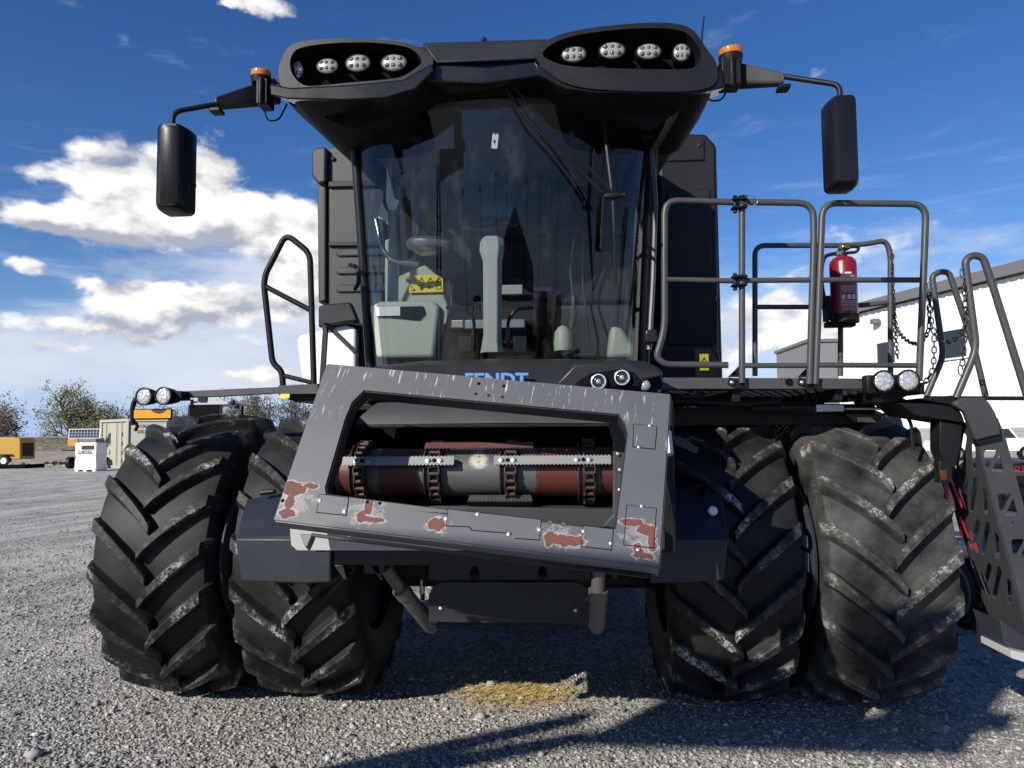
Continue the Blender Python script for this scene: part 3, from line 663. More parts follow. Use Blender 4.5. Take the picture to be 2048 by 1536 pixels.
# mirror arms, mirrors, beacons
def mirror_arm(s_, arm, tube_pts, body, cable):
    mb = MB(); (x0, y0, h0, Y0), (x1, y1, h1, Y1) = arm
    def sec(x, y, h, Y, d): a, b = at(x, y-h, Y), at(x, y+h, Y); return [a+V((0, -d, 0)), b+V((0, -d, 0)), b+V((0, d, 0)), a+V((0, d, 0))]
    mb.loft([sec(x0, y0, h0, Y0, .055), sec((x0*.75+x1*.25), (y0*.75+y1*.25), h0*.95, (Y0*.75+Y1*.25), .05), sec(x1, y1, h1, Y1, .03)])
    ar = B(mb, 'mirror_arm', 'panel', bevel=.012)
    mb = MB(); mb.tube([at(*q) for q in tube_pts], .0135, 10, .05); mb.build('mirror_tube', 'black', ar)
    a, b, Y = body; x0, y0, x1, y1 = a[0], a[1], b[0], b[1]
    p0, p1 = at(x0, y0, Y), at(x1, y1, Y); w_ = abs(p1.x-p0.x); h_ = abs(p1.z-p0.z); c = (p0+p1)/2
    def rr(k, y, dx=0, sq=1.0): return [c+V((x*k+dx, y, z*sq)) for x, z in rrect(-w_/2, w_/2, -h_/2, h_/2, .028, 4)]
    mb = MB(); mb.loft([rr(.55, -.105, -s_*.012, .93), rr(.80, -.09, -s_*.006, .96), rr(.97, -.045, 0, .985), rr(1, 0), rr(1, .05), rr(.93, .062, 0, .97)])
    mr = B(mb, 'mirror', 'blacksat', ang=50)
    mb = MB(); mb.prism([c+V((x, .0605, z)) for x, z in rrect(-w_*.42, w_*.42, -h_*.44, h_*.44, .02)], (0, .004, 0)); mb.build('mirror_glass', 'chrome', mr)
    mb = MB()
    for k in range(11): mb.box(c.x+s_*(w_/2-.004), c.x+s_*(w_/2+.006), -.03+c.y, .045+c.y, p1.z+h_*(.08+.08*k), p1.z+h_*(.115+.08*k))
    mb.build('grip_rib', 'blacksat', mr, bevel=.003)
    if s_ < 0: mb = MB(); q = at(374, 372, Y); mb.prism([q+V((-.02, -.03, .03)), q+V((.035, -.03, .02)), q+V((.02, -.03, -.055)), q+V((-.02, -.03, -.10))], (0, .07, 0)); mb.build('mirror_foot', 'blacksat', mr, bevel=.006)
    mb = MB(); mb.tube([at(*q) for q in cable], .005, 6, .06); mb.build('cable', 'black', ar)
    mb = MB(); q = at(x1 if False else arm[1][0], arm[1][1], arm[1][3]); mb.box(q.x-.03, q.x+.03, q.y-.035, q.y+.035, q.z-.055, q.z-.035); mb.build('bracket', 'black', ar, bevel=.004)
    return ar
mirror_arm(-1, [(556, 182, 20, -1.25), (434, 207, 11, -1.55)], [(440, 207, -1.55), (345, 224, -1.68), (346, 262, -1.68)], ((326, 260), (381, 427), -1.68), [(528, 216, -1.35), (535, 243, -1.33), (558, 240, -1.3), (574, 208, -1.25)])
mirror_arm(1, [(1440, 150, 22, -1.25), (1566, 160, 11, -1.55)], [(1560, 152, -1.55), (1680, 170, -1.68), (1680, 204, -1.68)], ((1648, 204), (1712, 381), -1.68), [(1405, 178, -1.25), (1420, 203, -1.3), (1445, 200, -1.33), (1455, 176, -1.36)])
def beacon(px, py, Y, rpx, zb):
    q = at(px, py, Y); r = rpx/F*(Y+5.35)
    mb = MB(); mb.turn(at(px, zb, Y), (0, 0, 1), [(0, r*.55), (.01, r*.9), ((q-at(px, zb, Y)).length-.01, r), ((q-at(px, zb, Y)).length, r*1.02)], 20); bc = B(mb, 'beacon', 'black')
    mb = MB(); mb.turn(q, (0, 0, 1), [(0, r*.95), (.018, r*1.0), (.034, r*.97), (.040, r*.8), (.042, .001)], 24); mb.build('beacon_lens', 'amber', bc)
    mb = MB(); mb.turn(q, (0, 0, 1), [(.002, r*.3), (.03, r*.3), (.03, .001)], 10); mb.build('reflector_core', 'chrome', bc)
beacon(522, 156, -1.42, 21, 172); beacon(1462, 113, -1.42, 24, 130)
for px, y0, y1, wpx in ((530, 165, 214, 11), (1459, 122, 176, 20)):
    a, b = at(px-wpx, y0, -1.42), at(px+wpx, y1, -1.42); mb = MB(); mb.box(a.x, b.x, -1.47, -1.36, b.z, a.z); mb.tube([V(((a.x+b.x)/2, -1.48, a.z)), V(((a.x+b.x)/2, -1.48, b.z-.015))], .014, 8); B(mb, 'arm_hinge', 'black', bevel=.006)

# wiper
YW = -1.27
mb = MB(); mb.tube([at(1012, 176, -1.30), at(1060, 245, -1.29), at(1205, 385, -1.20)], .0105, 8); mb.tube([at(1034, 180, -1.32), at(1095, 250, -1.29), at(1232, 392, -1.20)], .008, 8)
wp = mb.pieces('wiper_arm', 'black', CB)
mb = MB(); mb.tube([at(1207, 225, -1.14), at(1214, 300, -1.17), at(1226, 395, -1.19), at(1230, 480, -1.15), at(1231, 572, -1.10)], [.007, .012, .015, .012, .007], 8); mb.build('wiper_blade', 'black', wp)
mb = MB(); q = at(1226, 394, -1.205); mb.turn(q+V((-.05, 0, .005)), (1, 0, .05), [(0, .012), (.02, .018), (.08, .018), (.1, .010), (.115, .014), (.12, .001)], 10); mb.turn(at(1030, 176, -1.30), (0, -1, 0), [(0, .03), (.03, .03), (.035, .001)], 12); mb.pieces('pivot', 'black', wp)
# camera box and bracket on the right pillar, door handle
a, b = at(1283, 248, -.86), at(1316, 282, -.86); mb = MB(); mb.box(a.x, b.x, -.92, -.80, b.z, a.z); mb.dome(V(((a.x+b.x)/2, -.92, (a.z+b.z)/2)), (0, -1, 0), .03, .02); B(mb, 'camera', 'black', bevel=.008)
a, b = at(1289, 661, -.80), at(1313, 686, -.80); mb = MB(); mb.box(a.x, b.x, -.84, -.78, b.z, a.z); B(mb, 'door_handle', 'blacksat', bevel=.008)
mb = MB(); mb.tube([at(1300, 270, -.76), at(1311, 400, -.74), at(1306, 560, -.74), at(1298, 700, -.78)], .016, 8); B(mb, 'door_edge', 'rail')
for s_, pts in ((-1, [(700, 530, -.70), (716, 535, -.76), (718, 565, -.76), (710, 578, -.70)]),): mb = MB(); mb.tube([at(*q) for q in pts], .014, 8, .04); B(mb, 'grab_handle', 'black')

# interior ---------------------------------------------------------------
def boxpx(x0, y0, x1, y1, Y, d): a, b = at(x0, y0, Y), at(x1, y1, Y); return (min(a.x, b.x), max(a.x, b.x), Y, Y+d, min(a.z, b.z), max(a.z, b.z))
col = MB(); YS = -.78
def hexa(px, py, w_, Y, d=.8): c = at(px, py, Y); s_ = w_/F*(Y+5.35); return [c+V((s_*x, s_*y*d, 0)) for x, y in ((-1, 0), (-.55, -.8), (.55, -.8), (1, 0), (.55, .8), (-.55, .8))]
col.loft([hexa(984, 706, 24, YS), hexa(984, 682, 20, YS), hexa(985, 668, 19, YS), hexa(985, 540, 20, YS+.02), hexa(985, 522, 20, YS+.02), hexa(984, 502, 26, YS+.03), hexa(984, 484, 25, YS+.04), hexa(984, 474, 19, YS+.06)])
B(col, 'steering_column', 'cabgrey', bevel=.004)
c = at(980, 448, -.62); rr_ = .185; mb = MB(); nrm = V((0, -.45, .9)).normalized(); rg = mb.ring(c, nrm, rr_, 32); mb.tube(rg+[rg[0]], .016, 8, caps=False)
sw = B(mb, 'steering_wheel', 'blacksat'); mb = MB(); mb.turn(c-nrm*.06, nrm, [(0, .07), (.05, .06), (.06, .001)], 16)
for k in range(3): d = (rg[int(k*10.67)]-c); mb.beam(c-nrm*.03, c+d*.97, .035, .014, tuple(nrm))
mb.build('wheel_hub', 'black', sw)
seat = MB(); seat.box(XC-.27, XC+.27, -.35, .18, CABZ0+.30, CABZ0+.45); seat.box(XC-.25, XC+.25, .10, .24, CABZ0+.42, CABZ0+1.02); seat.box(XC-.16, XC+.16, .12, .22, CABZ0+1.04, CABZ0+1.24)
se = B(seat, 'driver_seat', 'cloth', bevel=.045, seg=3)
mb = MB()
for k in range(5): mb.box(XC-.2+.02*k, XC+.2-.02*k, -.40+.02*k, -.02, CABZ0+.02+.055*k, CABZ0+.05+.055*k)
mb.build('suspension_bellows', 'black', se, bevel=.012)
mb = MB(); mb.box(*boxpx(895, 640, 1050, 656, -.42, .2)); mb.build('seat_bar', 'metal', se, bevel=.006)
mb = MB(); mb.box(*boxpx(1000, 570, 1045, 588, -.40, .05)); mb.build('plaque', 'cabgrey', se, bevel=.004)
for x in (-1, 1):
    mb = MB(); xx = 948 if x < 0 else 1016; e = x*55; mb.tube([at(xx, 702, -.70), at(xx, 640, -.70), at(xx+e*.3, 618, -.70), at(xx+e, 615, -.66)], .011, 8, .03); B(mb, 'foot_rail', 'blacksat')
# left console: bin, tall post with label, screens
bin_ = MB(); b0 = [(738, 610), (760, 602), (866, 600), (880, 612), (868, 716), (752, 716)]; bin_.prism([at(x, y, -.80) for x, y in b0], (0, .22, 0)); bo = B(bin_, 'storage_bin', 'beige', bevel=.025, seg=3)
bb = MB(); bb.prism([at(x, y, -.815) for x, y in ((752, 632), (756, 614), (846, 612), (850, 626), (838, 640))], (0, .03, 0)); bb.build('bin_opening', 'deep', bo, bevel=.004)
bb = MB(); bb.box(*boxpx(752, 614, 800, 631, -.822, .02)); bb.build('paper_slip', 'paper', bo, False)
mb = MB(); mb.prism([at(x, y, -.45) for x, y in ((769, 478), (795, 476), (797, 552), (836, 534), (880, 520), (884, 575), (897, 612), (897, 650), (769, 650))], (0, .16, 0)); B(mb, 'console_post', 'beige', bevel=.015)
a, b = at(818, 551, -.47), at(886, 584, -.47); mb = MB(); mb.box(a.x, b.x, -.472, -.468, b.z, a.z); ws = B(mb, 'warning_sticker', 'yellow', smooth=False, label='yellow warning sticker with four triangles and pictograms')
for k in range(4):
    q = a.x+(b.x-a.x)*(k+.5)/4; triangle_sign(V((q, -.474, a.z-(a.z-b.z)*.28)), .055, ws)
    mb = MB(); z0 = a.z-(a.z-b.z)*.72
    if k == 0: mb.beam(V((q-.018, -.4745, z0+.012)), V((q+.012, -.4745, z0-.016)), .003, .006); mb.beam(V((q-.016, -.4745, z0-.018)), V((q+.016, -.4745, z0-.018)), .003, .004)
    elif k == 1: mb.turn(V((q, -.4735, z0-.006)), (0, -1, 0), [(0, .012), (.001, .012), (.001, .001)], 12); mb.beam(V((q-.018, -.4745, z0+.014)), V((q+.018, -.4745, z0+.014)), .003, .008)
    elif k == 2: mb.turn(V((q-.008, -.4735, z0)), (0, -1, 0), [(0, .011), (.001, .011), (.001, .001)], 12); mb.beam(V((q, -.4745, z0)), V((q+.02, -.4745, z0)), .003, .005)
    else:
        for e in ((-1, -1, 1, -1), (1, -1, 1, 1), (1, 1, -1, 1), (-1, 1, -1, -1)): mb.beam(V((q+e[0]*.017, -.4745, z0+e[1]*.012)), V((q+e[2]*.017, -.4745, z0+e[3]*.012)), .003, .002)
    mb.build('pictogram', 'ink', ws, False)
mb = MB(); mb.tube([at(752, 440, -.62), at(765, 500, -.66), at(785, 524, -.66), at(836, 528, -.62)], .016, 10, .05); B(mb, 'console_handle', 'metal')
mb = MB(); mb.turn(at(858, 512, -.62), V((.05, -.1, 1)), [(0, .06), (.03, .13), (.06, .15), (.09, .15), (.11, .13), (.115, .001)], 24); B(mb, 'swivel_base', 'metal')
mb = MB(); mb.prism([at(x, y, -.58) for x, y in ((822, 490), (905, 500), (935, 520), (932, 545), (880, 548), (840, 520))], (0, .35, 0)); B(mb, 'armrest', 'cloth', bevel=.03)
mb = MB(); mb.prism([at(x, y, -.60) for x, y in ((846, 405), (848, 386), (876, 360), (895, 372), (898, 420), (862, 430))], (0, .05, 0)); tm = B(mb, 'terminal', 'black', bevel=.01)
mb = MB(); mb.tube([at(872, 425, -.57), at(880, 455, -.55), at(860, 500, -.55)], .02, 8); mb.build('terminal_bracket', 'black', tm)
mb = MB(); mb.prism([at(x, y, -.36) for x, y in ((922, 372), (930, 362), (1040, 362), (1050, 376), (1046, 470), (925, 470))], (0, .06, 0)); B(mb, 'screen', 'black', bevel=.02)
mb = MB(); mb.box(*boxpx(1090, 362, 1142, 445, -.1, .1)); B(mb, 'side_seat_back', 'cloth', bevel=.03)
mb = MB(); mb.box(*boxpx(1075, 560, 1180, 640, -.2, .35)); B(mb, 'instructor_seat', 'cloth', bevel=.03)
mb = MB(); mb.prism([at(x, y, -.74) for x, y in ((774, 330), (788, 395), (798, 402), (792, 420), (777, 418), (772, 400))], (0, .006, 0)); B(mb, 'hanging_paper', 'paper', smooth=False)
mb = MB(); mb.prism([at(x, y, -.74) for x, y in ((762, 402), (775, 425), (776, 450), (768, 440), (756, 436))], (0, .006, 0)); B(mb, 'hanging_paper', 'paper', smooth=False)
mt = facing(at(990, 281, -1.16), (1, 0, -.1), (-.1, 0, 1)); tg = plate('paper_tag', rrect(-.018, .018, -.048, .048, .006), [ellipse(0, .038, .005, .005, 8), rrect(-.007, .004, -.018, .004, .001)], mt, .001, 'paper', CB)
mb = MB(); mb.turn(at(1126, 702, -.72), (0, 0, 1), [(0, .055), (.05, .058), (.12, .05), (.15, .03), (.165, .001)], 16); B(mb, 'soft_toy_bag', 'cabgrey') if False else B(mb, 'cream_cushion', 'beige')
mb = MB(); mb.prism([at(x, y, -.70) for x, y in ((1215, 716), (1222, 650), (1245, 655), (1268, 690), (1270, 716))], (0, .2, 0)); B(mb, 'side_trim', 'beige', bevel=.03)
mb = MB(); mb.prism([at(x, y, -.30) for x, y in ((1112, 716), (1112, 610), (1262, 608), (1268, 716))], (0, .05, 0)); B(mb, 'door_panel', 'panel', bevel=.02)  # dark grey plate stands in for the road mirrored in the windscreen
mb = MB(); mb.prism([at(x, y, -.5) for x, y in ((830, 250), (1150, 236), (1150, 246), (830, 262))], (0, .1, 0)); B(mb, 'headliner_bar', 'panel', bevel=.01)
mb = MB(); mb.prism([V((q.x*.985, q.y+.035, 3.70)) for q in [glass_pt(-1+2*i/24, .92) for i in range(25)]]+[V((XC+.9, .41, 3.70)), V((XC-.9, .41, 3.70))], (0, 0, .035)); M['lining'] = paint('grey_headliner', (.20, .20, .20), .8, .05); B(mb, 'headliner', 'lining')
mb = MB(); mb.tube([at(834, 215, -.2), at(836, 470, -.2)], .018, 6); mb.tube([at(905, 430, -.5), at(868, 520, -.5)], .012, 6); B(mb, 'inner_post', 'black')
M['cabdark'] = paint('dark_cab_plastic', (.014, .014, .015), .5, .05, spec=.3)
for k, (x0, y0, x1, y1, Y, d) in enumerate(((1052, 470, 1108, 560, -.2, .3), (1108, 500, 1262, 604, -.26, .25), (905, 556, 960, 600, -.30, .25), (1020, 556, 1108, 600, -.28, .25), (945, 600, 1090, 640, -.34, .3), (1128, 260, 1280, 470, .30, .06), (836, 350, 905, 420, .1, .05))):
    mb = MB(); mb.box(*boxpx(x0, y0, x1, y1, Y, d)); B(mb, ('side_console', 'refrigerator_box', 'seat_cushion', 'seat_cushion', 'seat_base', 'rear_pillar_trim', 'rear_screen')[k], 'cabdark', bevel=.02)
for pts in ([(1150, 470, -.5), (1140, 540, -.45), (1152, 640, -.5), (1120, 700, -.6)], [(1166, 460, -.5), (1165, 560, -.4), (1178, 700, -.6)], [(905, 470, -.5), (890, 520, -.5), (905, 600, -.5), (880, 700, -.6)]):
    mb = MB(); mb.tube([at(*q) for q in pts], .008, 6, .05); B(mb, 'cable', 'cabdark')
mb = MB(); mb.tube([at(1066, 230, -.45), at(1190, 232, -.45)], .01, 6); B(mb, 'sun_blind_rod', 'cabdark')
for k in range(4): mb = MB(); mb.box(*boxpx(1180+k*14, 246, 1188+k*14, 282, -.2, .02)); B(mb, 'air_vent_slat', 'cabdark')
mb = MB(); mb.tube([at(884, 520, -.5), at(890, 480, -.52), at(900, 468, -.54)], [.012, .012, .024], 8); B(mb, 'joystick', 'cabdark')
for k, (x, y) in enumerate(((930, 690), (1040, 690))): mb = MB(); mb.box(*boxpx(x-14, y-18, x+14, y+14, -.80, .03)); B(mb, 'pedal', 'cabdark', bevel=.006)
mb = MB(); mb.box(*boxpx(1118, 455, 1150, 480, -.42, .03)); B(mb, 'radio', 'cabdark', bevel=.006)
mb = MB(); mb.box(*boxpx(960, 382, 1030, 448, -.365, .004)); B(mb, 'screen_glass', 'window', smooth=False)
mb = MB(); mb.prism([at(x, y, -.30) for x, y in ((865, 470), (905, 455), (942, 500), (940, 552), (930, 552), (925, 520), (900, 490), (880, 478))], (0, .04, 0)); B(mb, 'console_trim', 'beige', bevel=.01)
# hood below the windscreen ----------------------------------------------
hp = [(728, 742), (760, 733), (850, 724), (1000, 719), (1150, 720), (1290, 724), (1318, 738), (1325, 748)]
hb = [(735, 800), (760, 800), (850, 800), (1000, 800), (1150, 800), (1290, 800), (1318, 790), (1325, 775)]
r0 = [at(x, y-2, -1.02) for x, y in hp]; r1 = [at(x, y, -1.16) for x, y in hp]; r2 = [at(x, y+14, -1.27) for x, y in hp]; r3 = [at(x, y, -1.33) for x, y in hb]; r4 = [at(x, y+30, -1.0) for x, y in hb]
mb = MB(); mb.loft([r0, r1, r2, r3, r4], caps=False, closed=False); hood = B(mb, 'front_hood', 'body', ang=60)
q = at(992, 760, -1.345); text('FENDT', .092, facing(q, (1, 0, -.01), (0, .1, 1)), 'blue', CB, 'badge_lettering', .006, sx=1.22, bold=.003)
# headlight pod
pp = [(1112, 768), (1150, 728), (1250, 722), (1282, 738), (1320, 744), (1326, 752), (1290, 760), (1282, 778), (1150, 780)]
mb = MB(); mb.loft([[at(x, y, -1.40) for x, y in pp], [at(x, y-6, -1.15) for x, y in pp]]); hl = B(mb, 'headlight_pod', 'body', bevel=.012)
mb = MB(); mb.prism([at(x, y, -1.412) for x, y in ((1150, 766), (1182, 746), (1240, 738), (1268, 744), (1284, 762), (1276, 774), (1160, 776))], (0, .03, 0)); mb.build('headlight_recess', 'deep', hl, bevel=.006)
for x, y, r in ((1197, 763, 17), (1244, 755, 17)):
    q = at(x, y, -1.43); k = r/F*(3.9)
    mb = MB(); mb.turn(q+V((0, .05, 0)), (0, -1, 0), [(0, k*.9), (.05, k*1.04), (.056, k*.96), (.03, k*.9)], 28); h = B(mb, 'headlight', 'black')
    mb = MB(); mb.turn(q, (0, -1, 0), [(-.01, k*.93), (.004, k*.9), (.006, k*.78), (0, k*.72), (-.012, k*.72)], 28); mb.build('ring', 'ledring', h)
    mb = MB(); mb.dome(q+V((0, .008, 0)), (0, -1, 0), k*.70, .012, 20); mb.build('lens', 'window', h); mb = MB(); mb.dome(q+V((0, -.004, 0)), (0, -1, 0), k*.30, .006, 14); mb.build('projector', 'lens', h)
mb = MB(); mb.dome(at(1290, 771, -1.38), (0, -1, 0), .030, .02, 16); B(mb, 'round_cap', 'lens')

# feeder house ------------------------------------------------------------
def lq(pts, Y): return [at(x, y, Y) for x, y in pts]
YF = -1.72
mb = MB()
mb.box(-.86, .80, -1.72, -.25, 1.22, 1.30); mb.box(-.90, -.84, -1.74, -.3, 1.22, 1.95); mb.box(.80, .86, -1.74, -.3, 1.22, 1.95); mb.box(-.90, .86, -1.25, -.2, 1.93, 1.97); mb.box(-.84, .8, -.6, -.5, 1.3, 1.9)
B(mb, 'feeder_house', 'black', bevel=.008)
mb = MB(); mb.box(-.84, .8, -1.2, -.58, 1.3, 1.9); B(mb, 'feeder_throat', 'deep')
# curved lit cover above the drum
cv = []
for k in range(7):
    t = k/6; cv.append([at(700+(1162-700)*i/8, (838-24*sin(pi*min(1, (i+1)/9)**.6) if k == 0 else 848-2*k)+0, -1.30-.25*sin(t*pi/2)) for i in range(9)])
mb = MB(); ca = lq([(716, 848), (738, 822), (792, 806), (900, 806), (1040, 806), (1240, 806), (1240, 850)], -1.52); cb = lq([(700, 846), (730, 815), (792, 800), (900, 800), (1040, 800), (1240, 800), (1240, 846)], -1.25)
mb.loft([[at(x, y, -1.40) for x, y in ((712, 849), (1000, 846), (1240, 846))], [at(x, y, -1.385) for x, y in ((720, 834), (1000, 830), (1240, 832))], [at(x, y, -1.34) for x, y in ((745, 812), (1000, 808), (1240, 812))], [at(x, y, -1.27) for x, y in ((770, 796), (1000, 792), (1240, 796))]], caps=False, closed=False)
B(mb, 'feeder_cover', 'panel', ang=60)
mb = MB(); mb.beam(at(690, 853, -1.40), at(1240, 850, -1.40), .03, .02); B(mb, 'cover_edge', 'black', bevel=.005)
# right inner wall with bolts
mb = MB(); mb.prism(lq([(1216, 846), (1250, 850), (1250, 1062), (1205, 1052), (1226, 1030), (1226, 880)], -1.74), (0, .03, 0)); iw = B(mb, 'inner_wall', 'panel', bevel=.006)
for x, y in ((1236, 908), (1239, 980), (1244, 852), (1240, 940)):
    mb = MB(); mb.dome(at(x, y, -1.745), (0, -1, 0), .012, .010, 8); mb.build('bolt', 'metal', iw)
mb = MB(); mb.prism(lq([(690, 1010), (1228, 1018), (1226, 1056), (690, 1040)], -1.66), (0, .3, 0)); B(mb, 'floor_lip', 'panel', bevel=.004)

def drum_m(t):
    p = P(t); x, y, z = t.sep(p)
    n = t.noise(t.vm('MULTIPLY', p, (1, 4, 4)), 11, 6, .7); st = t.noise(t.vm('MULTIPLY', p, (60, 4, 4)), 3, 3, .6)
    msk = None
    for x0, x1 in ((-.80, -.735), (-.60, -.40), (.19, .40), (.51, .62)):
        m_ = t.m('MULTIPLY', t.step(x, x0-.03, x0+.03), t.step(x, x1+.03, x1-.03)); msk = m_ if msk is None else t.m('MAXIMUM', msk, m_)
    msk = t.step(t.m('ADD', msk, t.m('MULTIPLY', t.m('SUBTRACT', n, .5), 1.4)), .45, .58)
    rust = t.mix(st, (.060, .016, .014), (.15, .042, .026))
    grey = t.mix(n, (.070, .072, .075), (.125, .125, .125))
    # pale worn spot in the middle
    d = t.vm('LENGTH', t.vm('SUBTRACT', t.vm('MULTIPLY', p, (1, 0, 1)), tuple(V((SPOT.x, 0, SPOT.z)))), out=1)
    sp = t.step(t.m('MULTIPLY_ADD', n, .06, d), .085, .055); col = t.mix(msk, grey, rust); col = t.mix(t.m('MULTIPLY', sp, .8), col, (.55, .52, .43))
    sp2 = t.step(t.m('MULTIPLY_ADD', st, .05, d), .055, .035); col = t.mix(t.m('MULTIPLY', sp2, t.step(n, .5, .6)), col, (.12, .07, .03))
    return bsdf(t, col, .45, .2, st, .12, .002)
DY = -1.56; DC = at(950, 944, DY); DR = .122; DX0, DX1 = at(683, 945, DY).x, at(1223, 945, DY).x
SPOT = at(956, 920, DY-DR); DC.x = 0
M['drum'] = mat('rust_worn_drum', drum_m)
M['rusty'] = paint('rusty_steel', (.10, .030, .024), .6, .12)
M['darkrust'] = paint('dark_rusty_chain', (.050, .020, .016), .5, .10, metal=.2)
mb = MB(); mb.cyl((DX0, DC.y, DC.z), (DX1, DC.y, DC.z), DR, n=48); drum = B(mb, 'feed_drum', 'drum')
CH = (734, 878, 1025, 1177)
for px in CH:
    x = at(px, 945, DY).x; mb = MB()
    for e in (-.028, .028): mb.cyl((x+e-.004, DC.y, DC.z), (x+e+.004, DC.y, DC.z), DR+.028, n=40)
    mb.cyl((x-.055, DC.y, DC.z), (x-.050, DC.y, DC.z), DR+.03, n=40); mb.build('sprocket', 'darkrust', drum)
    mb = MB(); n = 26
    for k in range(n):
        a = 2*pi*k/n; c = V((x, DC.y+(DR+.034)*cos(a), DC.z+(DR+.034)*sin(a))); mb.cyl(c-V((.024, 0, 0)), c+V((.024, 0, 0)), .010, n=8)
        a2 = 2*pi*(k+1)/n; c2 = V((x, DC.y+(DR+.034)*cos(a2), DC.z+(DR+.034)*sin(a2)))
        e = .020 if k % 2 else .026
        for s_ in (-1, 1): mb.beam(c+V((s_*e, 0, 0)), c2+V((s_*e, 0, 0)), .005, .024)
    mb.build('chain', 'darkrust', drum)
def slat(x0, x1, py, a, m, teeth_px=6, two=True, R_=None):
    # toothed cross bar carried by the chains: angle a round the drum (0 = towards the viewer, + up)
    R_ = R_ or DR+.052; yc, zc = DC.y-R_*cos(a), DC.z+R_*sin(a)
    xa, xb = at(x0, py, yc).x, at(x1, py, yc).x; nt = max(4, int((xb-xa)/.0175))
    mt = Matrix.Translation((xa, yc, zc)) @ Matrix.Rotation(-a, 4, 'X') @ Matrix.Rotation(pi/2, 4, 'X')
    w_ = xb-xa; up = []; dn = []
    for k in range(nt):
        u = w_*k/nt; d = w_/nt; up += [(u, .019), (u+d*.5, .026), (u+d*.98, .019)]; dn += [(u, -.019), (u+d*.5, -.026), (u+d*.98, -.019)]
    sl = plate('slat', dn+[(w_, -.019), (w_, .019)]+up[::-1], [], mt, .006, m, drum)
    mb = MB()
    f = lambda x, y, z: mt @ V((x, y, z))
    for s_ in (1,): mb.add([f(0, .018*s_, 0), f(w_, .018*s_, 0), f(w_-.01, .030*s_, -.03), f(.01, .030*s_, -.03), f(0, .014*s_, -.002), f(w_, .014*s_, -.002), f(w_-.01, .026*s_, -.03), f(.01, .026*s_, -.03)], [(0,1,2,3),(4,7,6,5),(0,4,5,1),(3,2,6,7),(0,3,7,4),(1,5,6,2)])
    mb.build('slat_flange', m, drum)
    return mt, w_
a0 = asin((at(800, 922, DY-.17).z-DC.z)/(DR+.052))
for x0, x1, chs in ((685, 908, (734, 878)), (988, 1222, (1025, 1177))):
    mt, w_ = slat(x0, x1, 922, a0, 'slatgrey')
    xa = mt.translation.x
    for px in chs:
        xc = at(px-10, 922, DY-.17).x-xa
        for e in (-.030, .030):
            mb = MB(); q = mt @ V((xc+e, 0, .003)); n_ = (mt.to_3x3() @ V((0, 0, 1))); mb.turn(q, n_, [(0, .013), (.003, .013), (.004, .009), (.012, .009), (.013, .001)], 8); mb.build('bolt', 'metal', drum)
        mb = MB(); q = mt @ V((xc, 0, .003)); mb.turn(q, n_, [(0, .011), (.002, .011), (.003, .001)], 10); mb.build('roller_hole', 'deep', drum)
mb = MB()
slat(850, 1067, 884, R(52), 'rusty'); slat(936, 1066, 1013, R(-58), 'rim', R_=DR+.055)
mb = MB(); c0_ = at(1005, 1021, -1.58)
for k in range(160):
    q = c0_+V((random.gauss(0, .07), random.uniform(-.06, .06), random.uniform(-.012, .012))); d = V((random.uniform(-1, 1), random.uniform(-.5, .5), random.uniform(-.2, .2))).normalized()*.02; e = V((0, -.5, 1))*.0022
    mb.add([q-d-e, q+d-e, q+d+e, q-d+e], [(0, 1, 2, 3)])
o = B(mb, 'straw', 'straw', smooth=False, kind='stuff')

# tilted header frame -----------------------------------------------------
nR = V((0, 0, 0)); rt = (CAMM @ V((.985, -.099, .136))); 
def camdir(x, fwd, up): return (Matrix.Rotation(YAW, 3, 'Z') @ V((x, fwd, up))).normalized()
FR = camdir(.985, -.136, -.099); FU = camdir(.162, .444, .881); FU = (FU-FR*FU.dot(FR)).normalized(); FN = FR.cross(FU)   # FN towards the viewer
FO = CAMLOC + ray(548, 1040).normalized()*0
d_ = ray(935, 930); FO = CAMLOC + d_*(3.22)
FM = Matrix.Translation(FO) @ Matrix((FR, FU, FN)).transposed().to_4x4(); FMI = FM.inverted()
def fuv(px, py):
    d = ray(px, py); t_ = (FO-CAMLOC).dot(FN)/d.dot(FN); q = FMI @ (CAMLOC+d*t_); return (q.x, q.y)
RUST = [(585, 978, 28, 14), (580, 1005, 10, 14), (575, 1028, 16, 10), (622, 973, 14, 5), (738, 1012, 8, 18), (745, 1040, 24, 6), (722, 1034, 10, 12), (875, 1050, 17, 12), (1100, 1077, 12, 14), (1135, 1082, 30, 10), (1262, 1046, 20, 7), (1294, 1062, 17, 10), (1304, 1090, 8, 16), (1275, 1100, 8, 12), (1285, 1112, 18, 6), (1215, 1040, 6, 12)]
PALE = [(590, 1000, 45, 38), (732, 1028, 42, 34), (876, 1052, 26, 20), (1120, 1075, 52, 26), (1284, 1082, 42, 40), (1215, 1040, 14, 20)]
